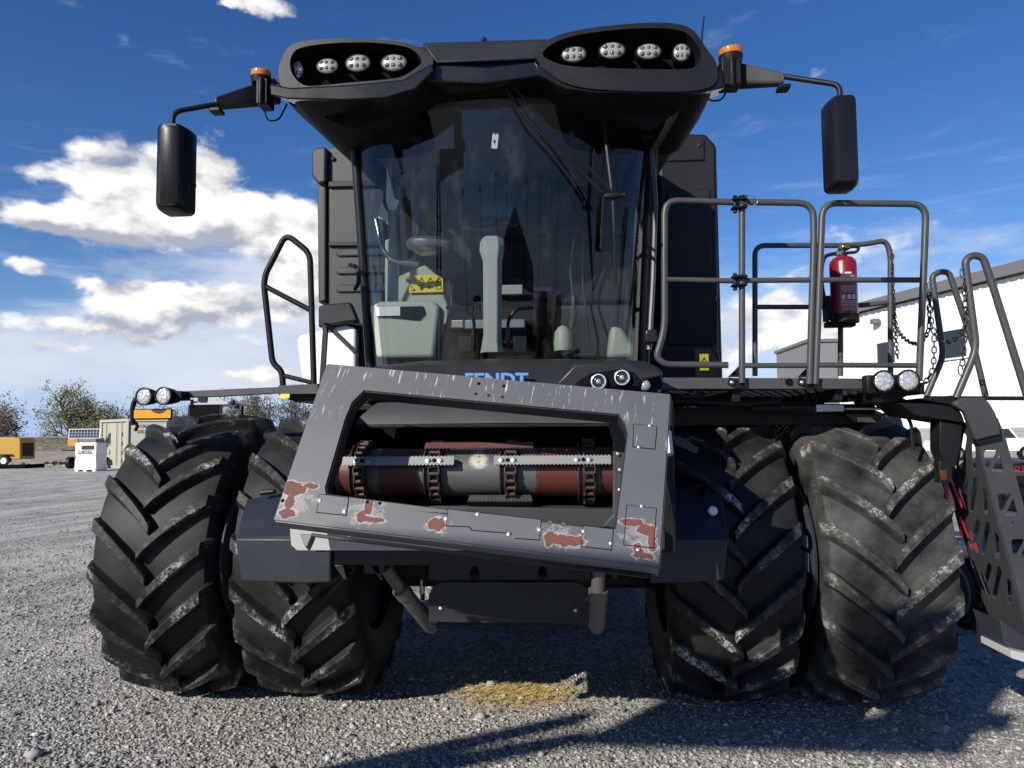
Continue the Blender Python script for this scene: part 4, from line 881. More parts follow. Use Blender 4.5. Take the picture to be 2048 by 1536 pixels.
def frame_m(t):
    p = O(t); n = t.noise(p, 26, 8, .72); n2 = t.noise(p, 75, 5, .7); x, y, z = t.sep(p)
    wq = t.sep(t.vm('SUBTRACT', t.noise(p, 34, 5, .6, out=1), (.5, .5, .5))); xw = t.m('MULTIPLY_ADD', wq[0], .035, x); yw = t.m('MULTIPLY_ADD', wq[1], .035, y)
    def blobs(lst):
        r_ = None
        for px, py, hx, hy in lst:
            u, v = fuv(px, py); su, sv = hx/F*3.3, hy/F*3.3
            a = t.m('DIVIDE', t.m('SUBTRACT', xw, u), su); b = t.m('DIVIDE', t.m('SUBTRACT', yw, v), sv)
            d = t.m('SUBTRACT', 1.35, t.m('SQRT', t.m('MULTIPLY_ADD', a, a, t.m('MULTIPLY', b, b)))); r_ = d if r_ is None else t.m('MAXIMUM', r_, d)
        return r_
    rb_ = blobs(RUST)
    halo = t.step(t.m('ADD', rb_, t.m('MULTIPLY', t.m('SUBTRACT', n, .5), 1.8)), .05, .26)
    rust = t.step(t.m('ADD', rb_, t.m('MULTIPLY', t.m('SUBTRACT', n, .5), 1.5)), .30, .36)
    pale = t.step(t.m('ADD', blobs(PALE), t.m('MULTIPLY', t.m('SUBTRACT', n, .5), 3.4)), .50, .80)
    base = t.mix(t.noise(p, 4, 5, .6), (.072, .074, .080), (.112, .115, .122))
    # runs of lime down the upper rail
    ru = t.noise(t.comb(t.m('MULTIPLY', x, 75), t.m('MULTIPLY', y, 8), 0), 1.0, 3, .6); hi = t.step(y, .13, .24)
    base = t.mix(t.m('MULTIPLY', t.m('MULTIPLY', hi, t.step(ru, .60, .70)), .75), base, (.55, .55, .53))
    base = t.mix(t.m('MULTIPLY', t.step(n2, .60, .8), .12), base, (.4, .4, .4))
    base = t.mix(t.m('MULTIPLY', pale, .6), base, (.25, .25, .245))
    base = t.mix(t.m('MULTIPLY', halo, t.m('MULTIPLY_ADD', n2, .9, .15)), base, (.42, .40, .36))
    sc1 = t.noise(t.comb(t.m('MULTIPLY', x, 9), t.m('MULTIPLY', y, 160), 3.3), 1.0, 3, .7); sc2 = t.noise(p, 3.5, 3, .5)
    base = t.mix(t.m('MULTIPLY', t.m('MULTIPLY', t.step(sc1, .70, .76), t.step(sc2, .5, .62)), .4), base, (.40, .40, .39))
    rc_ = t.mix(n2, (.085, .026, .019), (.17, .060, .038))
    return bsdf(t, t.mix(rust, base, rc_), t.m('MULTIPLY_ADD', rust, .3, .42), .0, n2, .08, .003, .5)
M['frame'] = mat('rust_patched_frame_paint', frame_m)
M['frameplain'] = paint('frame_grey_paint', (.105, .108, .115), .42, .12)
fo = [fuv(*q) for q in ((655, 729), (1340, 790), (1318, 1134), (549, 1040))]
fo[0] = (fo[0][0], fo[0][1]); fi = [fuv(*q) for q in ((728, 781), (1238, 829), (1250, 846), (1256, 868), (1232, 1058), (1220, 1062), (652, 990), (650, 975), (690, 838), (704, 805))]
fr = bpy.data.objects.new('header_frame', None); COL.objects.link(fr); fr.matrix_basis = FM; fr.parent = CB
def inF(o): o.parent = fr; o.matrix_parent_inverse = Matrix.Identity(4); return o
ho = [ellipse(*fuv(x, y), .0085, .0085, 10) for x, y in ((958, 768), (1008, 773), (952, 789), (978, 792), (1005, 795), (735, 1004), (760, 1007), (1100, 1046), (1127, 1049), (566, 1002))]
inF(plate('front_plate', fo, [fi]+ho, Matrix.Identity(4), .008, 'frame', None, bevel=.002))
def flange(a, b, depth, th=.006, inward=None, name='flange', m='frameplain', z0=-.004):
    a, b = V((*a, 0)), V((*b, 0)); d = (b-a).normalized(); n_ = V((-d.y, d.x, 0))*th
    mb = MB(); mb.loft([[a+V((0, 0, z0)), a+n_+V((0, 0, z0)), a+n_+V((0, 0, -depth)), a+V((0, 0, -depth))], [b+V((0, 0, z0)), b+n_+V((0, 0, z0)), b+n_+V((0, 0, -depth)), b+V((0, 0, -depth))]])
    return inF(mb.build(name, m, None, False))
oo = [V(q) for q in fo]
for i in range(4):
    a, b = oo[i], oo[(i+1) % 4]; d = (b-a).normalized()*.003; flange(a+d, b-d, .13 if i != 2 else .075)
nn = len(fi)
for i in range(nn): flange(fi[(i+1) % nn], fi[i], .075 if i != 6 else .05, name='inner_flange', m='body')
mb = MB()
# access plates outlined on the face, with their screws
for quad, bolts in (([(640, 990), (697, 997), (693, 1031), (635, 1025)], [(641, 1001), (690, 1023)]), ([(897, 1020), (1082, 1041), (1078, 1080), (1030, 1077), (1024, 1067), (945, 1061), (940, 1054), (893, 1052)], [(893, 1038), (956, 1029), (1080, 1060), (1018, 1069)]),
                    ([(1167, 1053), (1226, 1060), (1222, 1100), (1163, 1093)], [(1168, 1063), (1222, 1087)]), ([(1268, 850), (1313, 855), (1309, 899), (1266, 894)], [(1300, 852), (1278, 895)]), ([(1254, 1012), (1312, 1018), (1306, 1096), (1248, 1090)], [(1284, 1013), (1277, 1100)])):
    cq = [fuv(*q) for q in quad]; cx_ = sum(q[0] for q in cq)/len(cq); cy_ = sum(q[1] for q in cq)/len(cq); inF(plate('plate_gap', [(x+(.0032 if x > cx_ else -.0032), y+(.0032 if y > cy_ else -.0032)) for x, y in cq], [], Matrix.Translation((0, 0, .0045)), .0012, 'deep', None))
    c = plate('cover_plate', [fuv(*q) for q in quad], [], Matrix.Translation((0, 0, .0055)), .003, 'frame', None, bevel=.001); inF(c)
    for q in bolts:
        mb = MB(); u = fuv(*q); mb.turn((u[0], u[1], .0065), (0, 0, 1), [(0, .0085), (.002, .0085), (.003, .005), (.005, .005), (.0055, .001)], 8); inF(mb.build('screw', 'metal', None))
mb = MB(); u0, u1 = fuv(600, 1055), fuv(1316, 1140)
mb.beam(V((fuv(610, 1056)[0], fuv(610, 1056)[1], -.085)), V((fuv(1300, 1140)[0], fuv(1300, 1140)[1], -.085)), .016, .010); inF(mb.build('bottom_rail', 'body', None, bevel=.003))
mb = MB(); hk = [fuv(x, y) for x, y in ((586, 1052), (612, 1054), (600, 1080), (596, 1080))]; mb.prism([V((x, y, -.14)) for x, y in hk], (0, 0, .05)); inF(mb.build('locking_hook', 'frameplain', None, bevel=.004))
mb = MB(); mb.tube([V((*fuv(1336, 860), -.02)), V((*fuv(1340, 905), -.02))], .018, 8); inF(mb.build('latch_pin', 'metal', None))
# plate under the frame
mb = MB(); mb.prism(lq([(578, 1050), (1330, 1060), (1330, 1100), (960, 1097), (590, 1097), (580, 1086)], -1.80), (0, .05, 0)); mb.prism(lq([(670, 1098), (1250, 1100), (1240, 1132), (668, 1130)], -1.62), (0, .14, 0))
M['bare'] = paint('scratched_bare_metal', (.40, .40, .39), .5, .1, metal=.15)
mb2 = MB(); mb2.prism(lq([(579, 1048), (1000, 1056), (968, 1101), (594, 1101), (582, 1090)], -1.93), (0, .006, 0)); B(mb2, 'scuffed_plate', 'bare', bevel=.002)
B(mb, 'lower_beam', 'body', bevel=.004)
# tube at the top of the feeder, hidden bracketry behind the frame
mb = MB(); mb.box(-.95, .9, -1.2, -1.0, 1.97, 2.0); mb.box(-.6, .55, -1.2, -1.02, 1.92, 1.969); B(mb, 'feeder_top', 'black', bevel=.006)
# guards beside the feeder house
for s_, lo, hi in ((-1, [(469, 1076), (600, 1076), (662, 1076), (662, 1166), (616, 1168), (482, 1164)], [(492, 1002), (520, 990), (610, 972), (662, 972)]), (1, [(1300, 1076), (1404, 1076), (1457, 1078), (1449, 1162), (1300, 1168)], [(1300, 966), (1342, 968), (1412, 985), (1446, 992)])):
    f = lq(lo, -1.42); bk = [p+V((-s_*.02, .52, .04)) for p in f]
    mb = MB(); mb.loft([f, bk]); gd = B(mb, 'stone_guard', 'rim', bevel=.012)
    mb = MB()
    if s_ < 0: ta = lq([(469, 1076), (600, 1076), (662, 1076)], -1.42); tb = lq([(492, 1000), (606, 974), (662, 972)], -1.02)
    else: ta = lq([(1300, 1076), (1404, 1076), (1457, 1078)], -1.42); tb = lq([(1300, 968), (1412, 985), (1446, 992)], -1.08)
    mb.loft([ta+[p+V((0, .5, 0)) for p in ta[::-1]], tb+[p+V((0, .3, 0)) for p in tb[::-1]]]); mb.build('guard_top', 'rim', gd, bevel=.010)
    mb = MB(); k = at(538, 986, -1.1) if s_ < 0 else at(1408, 974, -1.1); mb.cyl(k-V((.05, 0, 0)), k+V((.03, 0, .01)), .016, n=8); mb.dome(k+V((.035, 0, .01)), (1, 0, 0), .012, .012, 8); mb.build('hose_fitting', 'black', gd)
mb = MB(); mb.turn(at(1425, 1022, -1.245), (0, -1, .2), [(0, .026), (.01, .026), (.016, .02), (.017, .001)], 18); B(mb, 'round_reflector', 'white')
# lift cylinders, hoses, lower cover
def lift(a, b, c, r0, r1):
    mb = MB(); mb.tube([a, b], r0, 14); mb.turn(b, c-b, [(-.03, r1*1.12), (.03, r1*1.12), (.031, r1), ((c-b).length, r1), ((c-b).length+.03, r1*.6)], 18); return B(mb, 'lift_cylinder', 'liftgrey')
M['liftgrey'] = paint('cylinder_grey', (.11, .10, .09), .35, .2, metal=.3)
lift(at(772, 1136, -1.5), at(806, 1184, -1.42), at(862, 1252, -1.25), .034, .042); lift(at(1197, 1138, -1.5), at(1196, 1190, -1.45), at(1194, 1252, -1.4), .036, .046)
mb = MB()
for x in (668, 740, 765): mb.prism(lq([(x, 1130), (x+18, 1130), (x+26, 1160), (x+18, 1158)], -1.5), (0, .06, 0))
for x in (1168, 1222): mb.prism(lq([(x, 1128), (x+14, 1128), (x+12, 1160), (x+2, 1158)], -1.5), (0, .06, 0))
mb.box(-.72, -.56, -1.5, -1.3, 1.07, 1.13); mb.pieces('lift_bracket', 'body', CB, bevel=.004)
mb = MB(); mb.tube([at(852, 1130, -1.3), at(846, 1160, -1.3), at(845, 1200, -1.3)], .012, 8); mb.tube([at(640, 1210, -1.0), at(700, 1140, -1.3)], .012, 8); mb.tube([at(706, 1130, -.8), at(712, 1200, -.8), at(735, 1245, -.75), at(752, 1235, -.7)], .008, 6, .05); hs = mb.pieces('hose', 'black', CB)
mb = MB(); mb.turn(at(844, 1160, -1.302), (0, 0, -1), [(0, .011), (.03, .011), (.031, .015), (.07, .015), (.071, .01), (.10, .01)], 8); mb.build('hose_end', 'metal', hs)
mt = facing((0, -1.32, 0)); g2 = lambda x, y: (at(x, y, -1.32).x, at(x, y, -1.32).z)
plate('lower_cover', [g2(*q) for q in ((858, 1130), (1174, 1130), (1174, 1166), (1166, 1160), (884, 1162), (858, 1158))], [[(g2(950, 1150)[0]+.028*cos(a), g2(950, 1150)[1]+.05*sin(a)) for a in [k*pi/6 for k in range(12)]], [(g2(1085, 1150)[0]+.028*cos(a), g2(1085, 1150)[1]+.05*sin(a)) for a in [k*pi/6 for k in range(12)]]], mt, .01, 'body', CB)
lc = plate('skid_plate', [g2(*q) for q in ((860, 1186), (868, 1170), (886, 1162), (1150, 1162), (1166, 1168), (1174, 1180), (1174, 1244), (860, 1240))], [], facing((0, -1.35, 0)), .012, 'body', CB, bevel=.003)
for x, y in ((882, 1217), (1151, 1220)): mb = MB(); mb.dome(at(x, y, -1.358), (0, -1, 0), .014, .012, 10); mb.build('bolt', 'metal', lc)
mb = MB(); mb.box(-.42, .40, -1.30, -.4, .76, .80); B(mb, 'axle_guard', 'black', bevel=.01)

# platform and railings on the right of the picture ------------------------
ZD = at(1600, 768, -.85).z
dx0, dx1 = .90, 2.42
holes = []
for i in range(22):
    for j in range(13): x = dx0+.05+i*.066+(.033 if j % 2 else 0); holes.append(slot(x-.016, -.75+j*.085, x+.016, -.75+j*.085, .011, 3))
plate('deck_grate', [(dx0, -.82), (dx1, -.82), (dx1, .34), (dx0, .34)], holes, Matrix.Translation((0, 0, ZD-.02)), .006, 'rail', CB)
mb = MB(); mb.prism(lq([(1298, 757), (1330, 755), (1760, 757), (1762, 778), (1300, 778)], -.85), (0, .03, 0)); mb.box(dx0, dx1, .34, .37, ZD-.07, ZD); mb.box(dx1, dx1+.03, -.85, .37, ZD-.07, ZD)
B(mb, 'deck_beam', 'rail', bevel=.004)
mb = MB(); mb.box(.86, 2.3, -.52, -.44, ZD-.24, ZD-.11); mb.box(.86, 2.2, .1, .18, ZD-.22, ZD-.05)
for x in (1.35, 1.95): mb.box(x, x+.05, -.8, .3, ZD-.10, ZD-.03)
mb.pieces('deck_support', 'black', CB, bevel=.005)
def rail(name, pts, Y, r=.0195, fil=.09, m='rail', par=CB): mb = MB(); mb.tube([at(*(q if len(q) == 3 else (*q, Y))) for q in pts], r, 12, fil); return B(mb, name, m, par)
YR = -.88
r1 = rail('railing', [(1456, 730), (1330, 729), (1312, 714), (1329, 660), (1329, 400), (1480, 405)], YR)
rail('cross_rail', [(1331, 559), (1480, 562)], YR, .016, 0, par=r1)
r2 = rail('railing', [(1484, 766), (1484, 392)], YR, .019, 0)
for y in (398, 553): mb = MB(); q = at(1474, y, YR-.01); mb.box(q.x-.03, q.x+.055, q.y-.035, q.y+.035, q.z-.012, q.z+.004); q2 = at(1474, y+18, YR-.01); mb.box(q2.x-.03, q2.x+.055, q2.y-.035, q2.y+.035, q2.z-.006, q2.z+.006); mb.cyl(q+V((-.012, 0, .02)), q2+V((-.012, 0, -.03)), .013, n=8); mb.build('gate_hinge', 'black', r2, bevel=.002)
mb = MB(); mb.tube([at(1484, 390, YR-.03), at(1508, 392, YR-.03), at(1518, 404, YR-.03), at(1505, 413, YR-.03), at(1480, 402, YR-.03)], .003, 5, .04); mb.build('lanyard', 'metal', r2)
r3 = rail('railing', [(1486, 405), (1624, 406), (1616, 560), (1624, 562)] if False else [(1486, 404), (1626, 406), (1628, 470), (1619, 768)], YR)
rail('cross_rail', [(1486, 561), (1624, 560)], YR, .016, 0, par=r3); rail('cross_rail', [(1486, 731), (1621, 731)], YR, .016, 0, par=r3)
r4 = rail('railing', [(1631, 768), (1645, 406), (1852, 408), (1850, 480), (1838, 762)], YR)
rail('cross_rail', [(1641, 560), (1847, 560)], YR, .016, 0, par=r4); rail('cross_rail', [(1634, 730), (1840, 731)], YR, .016, 0, par=r4)
YB = .30
r5 = rail('railing', [(1510, 752), (1510, 491), (1690, 491), (1735, 488), (1772, 480), (1781, 510), (1781, 762)], YB, .020, .08)
rail('cross_rail', [(1512, 614), (1690, 614), (1778, 605)], YB, .018, .05, par=r5)
rail('railing', [(1681, 752), (1681, 490)], YB, .020, 0)
for x, y in ((1630, 471), (1626, 566), (1853, 476), (1848, 566)): mb = MB(); q = at(x, y, YR-.01); rg = mb.ring(q, (0, 1, .3), .012, 12); mb.tube(rg+[rg[0]], .003, 6, caps=False); B(mb, 'chain_eye', 'metal')
for x in (1484, 1624):
    mb = MB(); mb.prism(lq([(x-28, 754), (x-6, 732), (x-6, 754)], YR+.05), (0, .012, 0)); mb.prism(lq([(x-26, 754), (x+4, 762), (x+4, 776), (x-12, 776), (x-28, 768)], -.862), (0, .01, 0)); gs = B(mb, 'rail_foot', 'black', bevel=.002)
    mb = MB(); mb.dome(at(x-20, 765, -.866), (0, -1, 0), .015, .012, 10); mb.build('bolt', 'metal', gs)
mb = MB(); mb.turn(at(1578, 764, -.853), (0, -1, 0), [(0, .022), (.006, .022), (.004, .014), (.001, .013)], 14); B(mb, 'plug', 'deep')
def round_lamp(px, py, Y, rpx, d=(0, -1, 0), depth=.09):
    q = at(px, py, Y); r = rpx/F*(Y+5.35); d = V(d).normalized(); mb = MB()
    mb.turn(q, d, [(-depth, r*.72), (-depth*.55, r*.95), (0, r*1.12), (.012, r*1.12), (.013, r*1.0), (.004, r*.98)], 28); lo = B(mb, 'round_lamp', 'black')
    mb = MB(); mb.dome(q+d*.004, d, r*.985, .012, 28, 4); mb.build('lens', 'lamp', lo); return lo
round_lamp(1767, 762, -1.0, 19); round_lamp(1816, 761, -1.02, 19)
mb = MB(); mb.box(*boxpx(1733, 750, 1840, 786, -.95, .08)); mb.prism(lq([(1740, 786), (1838, 778), (1790, 806), (1748, 806)], -.9), (0, .3, 0)); B(mb, 'lamp_bracket', 'black', bevel=.01)
# actuator and brackets under the deck
mb = MB(); mb.cyl(at(1500, 814, -.62), at(1632, 816, -.62), .032, n=16); ac = B(mb, 'actuator', 'black')
mb = MB(); mb.box(*boxpx(1632, 808, 1690, 823, -.66, .08)); mb.build('actuator_body', 'metal', ac, bevel=.006)
mb = MB(); mb.cyl(at(1690, 817, -.62), at(1782, 817, -.62), .010, n=12); mb.build('rod', 'metal', ac)
mb = MB(); mb.prism(lq([(1690, 828), (1764, 830), (1762, 840), (1756, 846), (1712, 844)], -.60), (0, .02, 0)); mb.prism(lq([(1346, 872), (1360, 872), (1398, 896), (1394, 908), (1350, 890)], -1.0), (0, .1, 0)); mb.pieces('bracket', 'panel', CB, bevel=.004)
mb = MB(); mb.tube([at(1345, 800, -.7), at(1500, 806, -.7), at(1560, 800, -.7)], .022, 8); mb.tube([at(1720, 790, -.7), at(1760, 800, -.72), at(1800, 795, -.75), at(1830, 820, -.75)], .014, 8, .05); mb.tube([at(1730, 805, -.7), at(1790, 812, -.7), at(1822, 840, -.75), at(1826, 900, -.75)], .010, 8, .05); mb.tube([at(1700, 800, -.66), at(1745, 795, -.70), at(1812, 812, -.72)], .012, 8, .05); mb.pieces('hose', 'black', CB)
mb = MB(); mb.tube([at(1345, 935, -1.15), at(1380, 945, -1.2), at(1420, 960, -1.2), at(1400, 1000, -1.1)], .013, 8, .05); mb.pieces('hose', 'black', CB)

# left beam with lamps and reflector, left handrail --------------------------
mb = MB(); mb.prism(lq([(352, 783), (440, 779), (556, 774), (560, 786), (440, 793), (354, 796)], -.80), (0, .05, 0)); mb.prism(lq([(556, 771), (636, 767), (636, 788), (556, 789)], -.815), (0, .08, 0)); lb = B(mb, 'lamp_beam', 'rail', bevel=.004)
mb = MB(); mb.prism(lq([(556, 789), (640, 789), (640, 808), (590, 804), (566, 794)], -.75), (0, .5, 0)); mb.build('step_plate', 'black', lb, bevel=.004)
a, b = at(561, 788, -.822), at(579, 796, -.822); mb = MB(); mb.box(a.x, b.x, -.824, -.818, b.z, a.z); mb.build('sticker', 'yellow', lb, False)
round_lamp(289, 793, -.93, 17, (-.12, -1, 0), .11); round_lamp(328, 792, -.93, 17, (-.12, -1, 0), .13)
mb = MB(); mb.box(*boxpx(268, 818, 342, 839, -.86, .02)); mb.tube([at(266, 850, -.84), at(264, 815, -.84), at(272, 795, -.84), at(300, 790, -.84)], .016, 8, .06); mb.box(*boxpx(340, 782, 362, 800, -.9, .12)); mb.tube([at(262, 838, -.80), at(276, 850, -.80), at(270, 862, -.80)], .011, 8, .03); lr = B(mb, 'lamp_holder', 'black', bevel=.004)
mb = MB(); mb.box(*boxpx(268, 820, 341, 836, -.868, .006)); mb.build('amber_reflector', 'reflector', lr, False)
hr = rail('handrail', [(566, 772), (564, 742), (545, 726), (528, 570), (531, 548), (572, 468), (620, 506), (628, 772)], -.72, .0195, .06, 'black')
rail('cross_rail', [(533, 574), (626, 623)], -.72, .017, 0, 'black', hr); rail('cross_rail', [(566, 751), (628, 766)], -.72, .015, 0, 'black', hr)
mb = MB(); mb.beam(at(652, 646, -.60), at(644, 770, -.60), .035, .02, (0, 1, 0)); mb.beam(at(655, 650, -.60), at(712, 705, -.60), .03, .02, (0, 1, 0)); B(mb, 'brace', 'body', bevel=.003)
mb = MB(); pl_ = [(592, 676), (600, 670), (690, 648), (712, 655), (712, 780), (606, 780)]; mb.prism(lq(pl_, .50), (0, .11, 0)); wt = B(mb, 'tank_side', 'white', bevel=.03, seg=3, label='bright white side panel beside the cab')

# boarding ladder ------------------------------------------------------------
YL = -.98
e0, e1 = (1955, 886), (2062, 1290)
def stair_pt(t_, s_, Y=YL):
    return at(e0[0]+(e1[0]-e0[0])*t_, e0[1]+(e1[1]-e0[1])*t_, Y)
A0, A1 = stair_pt(0, 0), stair_pt(1, 0); ax_ = (A1-A0).normalized(); LEN = (A1-A0).length
# front cheek (faces the viewer): triangle pairs between the treads
mtc = Matrix.Translation(A0) @ Matrix(((ax_.z*-1, ax_.x, 0), (0, 0, 1), (ax_.x*1, ax_.z, 0))).to_4x4() if False else None
side = V((-ax_.z, 0, ax_.x)); side = side if side.x > 0 else -side      # in-plane, to the right
FMt = Matrix.Translation(A0) @ Matrix((side, ax_, side.cross(ax_))).transposed().to_4x4(); FMi = FMt.inverted()
def l2(x, y): q = FMi @ at(x, y, YL); return (q.x, q.y)
ladder = bpy.data.objects.new('boarding_ladder', None); COL.objects.link(ladder); ladder.parent = CB
def cr(x, y): return (1820+x/2.693, 780+y/2.693)
tri = []
def tri_pair(cx, cy, k=1.0):
    return [[l2(*cr(cx+x*k, cy+y*k)) for x, y in ((-50, -35), (-38, -48), (18, -48), (20, -36), (-22, 42), (-32, 44), (-40, 36))], [l2(*cr(cx+x*k, cy+y*k)) for x, y in ((30, -18), (38, -18), (58, 58), (50, 74), (-2, 74), (-8, 66))]]
for c in ((445, 372), (520, 605), (592, 850), (660, 1085)): tri += tri_pair(*c)
tri += [ellipse(*l2(*cr(552, 714)), .006, .006, 8), ellipse(*l2(*cr(600, 905)), .006, .006, 8)]
oc = [l2(*cr(x, y)) for x, y in ((330, 170), (365, 285), (612, 1205), (640, 1310), (760, 1310), (720, 1080), (610, 620), (512, 252), (470, 150))]
plate('ladder_cheek', oc, tri, FMt, .008, 'panel', ladder, bevel=.002)
mb = MB(); cap = [(236, 78), (246, 62), (290, 40), (405, 40), (432, 70), (462, 120), (490, 200), (494, 242), (356, 272), (300, 120)]; mb.prism([at(*cr(x, y), YL-.045) for x, y in cap], (0, .05, 0)); mb.build('ladder_shoulder', 'panel', ladder, bevel=.012)
mb = MB(); mb.prism([at(*cr(x, y), YL-.03) for x, y in ((356, 272), (494, 244), (492, 262), (366, 292))], (0, .04, 0)); mb.build('shoulder_edge', 'black', ladder, bevel=.003)
# perforated back of the treads, running away from the viewer
BY = V((0, 1, 0)); BM = Matrix.Translation(A0) @ Matrix((BY, ax_, BY.cross(ax_))).transposed().to_4x4(); WL = .44
hs_ = []
for k in range(4):
    y0 = -.05+k*LEN/4.4; hgt = LEN/4.4-.055
    if y0+hgt > LEN: break
    for a_, b_, c_, d_ in ((.05, .35, .10, .95), (.11, .05, .25, .95), (.21, .05, .30, .55), (.33, .45, .31, .95), (.40, .1, .36, .9)):
        hs_.append(slot(a_, y0+hgt*b_, c_, y0+hgt*d_, .020, 3))
plate('tread_back', [(.004, -.12), (WL-.03, -.12), (WL+.03, .10), (WL, .35), (WL-.02, .8*LEN), (WL-.10, LEN), (.004, LEN)], hs_, BM, .006, 'panel', ladder, bevel=.0015)
for k in range(5):
    c = A0+ax_*(.18+k*LEN/4.4); mb = MB(); mb.box(c.x+.01, c.x+.26, YL+.01, YL+WL-.06, c.z-.012, c.z+.012); mb.build('tread', 'panel', ladder, bevel=.003)
mb = MB(); mb.prism([at(*cr(x, y), YL+.0) for x, y in ((486, 1240), (640, 1340), (640, 1485), (540, 1440), (520, 1440))], (0, .3, 0)); mb.build('bottom_shield', 'rim', ladder, bevel=.004)
mb = MB(); q = cr(545, 1405); q2 = cr(700, 1500); mb.prism([at(*cr(x, y), YL-.08) for x, y in ((545, 1403), (720, 1440), (720, 1500), (548, 1445))], (0, .3, 0)); mb.build('bottom_step', 'cabgrey', ladder, bevel=.003)
l1 = rail('ladder_handrail', [(1853, 792), (1887, 712), (1864, 552), (1880, 543), (1898, 545), (1948, 694), (1972, 796)], YL+.45, .0185, .06, 'rail', ladder)
l2_ = rail('ladder_handrail', [(1912, 796), (1953, 698), (1930, 522), (1944, 510), (1966, 514), (1985, 570), (2048, 772), (2080, 880)], YL, .0205, .07, 'rail', ladder)
mb = MB(); mb.beam(at(1850, 796, YL+.1), at(2090, 797, YL+.1), .05, .022); mb.prism([at(x, y, YL) for x, y in ((1845, 796), (1912, 790), (1912, 812), (1848, 800))], (0, .5, 0)); mb.prism([at(x, y, YL+.02) for x, y in ((1800, 806), (1912, 808), (1925, 830), (1930, 846), (1830, 830))], (0, .35, 0)); mb.build('ladder_platform', 'black', ladder, bevel=.005)
mb = MB(); mb.tube([at(1872, 835, YL+.1), at(1892, 925, YL+.1)], .010, 8); mb.prism([at(x, y, YL+.05) for x, y in ((1880, 840), (1925, 850), (1920, 900), (1905, 960), (1880, 900))], (0, .12, 0)); mb.build('ladder_strut', 'black', ladder, bevel=.004)
mb = MB(); mb.box(*boxpx(1878, 922, 1906, 966, YL-.02, .07)); tl = mb.build('marker_lamp', 'black', ladder, bevel=.006); mb = MB(); mb.box(*boxpx(1881, 940, 1895, 960, YL-.026, .01)); mb.build('marker_lens', 'amberdark', ladder, bevel=.003) if True else mb.build('marker_lens', 'rusty', ladder, bevel=.003)
ladder.parent = CB

# fire extinguisher (its own thing, clipped to the rear rail) -------------------
q0 = at(1690, 646, .12); q1 = at(1692, 520, .12); r_ = 25/F*5.45; H = (q1-q0).length
FE = thing('fire_extinguisher', 'red fire extinguisher strapped to the platform railing', 'fire extinguisher', tuple(q0))
mb = MB(); mb.turn(q0, (0, 0, 1), [(.055, r_*.99), (.06, r_), (H-.03, r_), (H-.01, r_*.93), (H+.012, r_*.72), (H+.024, r_*.4), (H+.026, .001)], 32); mb.build('cylinder', 'extred', FE)
mb = MB(); mb.turn(q0, (0, 0, 1), [(0, r_*1.06), (.06, r_*1.06), (.062, r_*.9)], 32); mb.build('foot_ring', 'black', FE)
qt = q0+V((0, 0, H)); mb = MB(); mb.turn(qt, (0, 0, 1), [(.01, .034), (.05, .034), (.052, .024), (.085, .024), (.09, .001)], 14); mb.tube([qt+V((.02, 0, .075)), qt+V((.07, 0, .10)), qt+V((.12, -.01, .085)), qt+V((.10, 0, .055)), qt+V((.03, 0, .05))], .011, 8, .03); mb.build('valve_handle', 'black', FE)
mb = MB(); mb.tube([qt+V((-.035, -.01, .085)), qt+V((.05, -.01, .092))], .006, 6); mb.cyl(qt+V((.0, -.02, .088)), qt+V((.0, -.02, .098)), .018, n=10); mb.build('safety_pin', 'brass', FE)
mb = MB(); mb.cyl(qt+V((-.05, -.01, .045)), qt+V((0, -.01, .045)), .02, n=10); mb.build('gauge', 'metal', FE)
mb = MB(); mb.tube([qt+V((-.04, 0, .05)), qt+V((-.14, -.02, .03)), qt+V((-.165, -.02, -.12)), qt+V((-.15, -.02, -.28)), qt+V((-.09, -.02, -.40))], .014, 10, .08); mb.turn(qt+V((-.09, -.02, -.40)), (.15, 0, -1), [(0, .018), (.09, .026), (.1, .001)], 10); mb.build('hose', 'black', FE)
mb = MB(); mb.box(q0.x-.11, q0.x+.09, q0.y+.03, q0.y+.12, q0.z-.02, q0.z+.02); mb.box(q0.x-.13, q0.x-.10, q0.y-.02, q0.y+.08, q0.z+.02, q0.z+.2); mb.build('holder', 'black', FE, bevel=.004)
def wrap(mt_txt, s, size, z, m='inkpale', sx=1.0):            # print laid round the cylinder
    o = text(s, size, Matrix.Identity(4), m, FE, 'print', .0004, sx=sx)
    for v in o.data.vertices:
        a = v.co.x/r_; v.co = V((q0.x+(r_+.0012+v.co.z)*sin(a), q0.y-(r_+.0012+v.co.z)*cos(a), q0.z+z+v.co.y))
    return o
def bar(x0, x1, z, h):                      # one word-long stroke of print bent round the cylinder
    n = 3; vs = []
    for i in range(n+1):
        a = (x0+(x1-x0)*i/n)/r_
        for zz in (z-h/2, z+h/2): vs.append((q0.x+(r_+.0012)*sin(a), q0.y-(r_+.0012)*cos(a), q0.z+zz))
    return vs, [(2*i, 2*i+2, 2*i+3, 2*i+1) for i in range(n)]
mb = MB(); mb.add(*bar(-.022, .026, H*.755, .014))
mb.build('name_patch', 'inkpale', FE, False)
mb = MB()
for z, h, wd_ in ((.705, .013, .050), (.66, .005, .040), (.545, .006, .048), (.515, .004, .046), (.49, .004, .048), (.465, .004, .040), (.315, .0045, .05), (.29, .0045, .048), (.265, .0045, .05), (.24, .0045, .044), (.205, .004, .04), (.18, .004, .046)):
    x = -wd_
    while x < wd_: l = random.uniform(.006, .018); mb.add(*bar(x, min(x+l, wd_), H*z, h)); x += l+.0035
o = mb.build('print', 'inkpale', FE, False, kind='stuff')
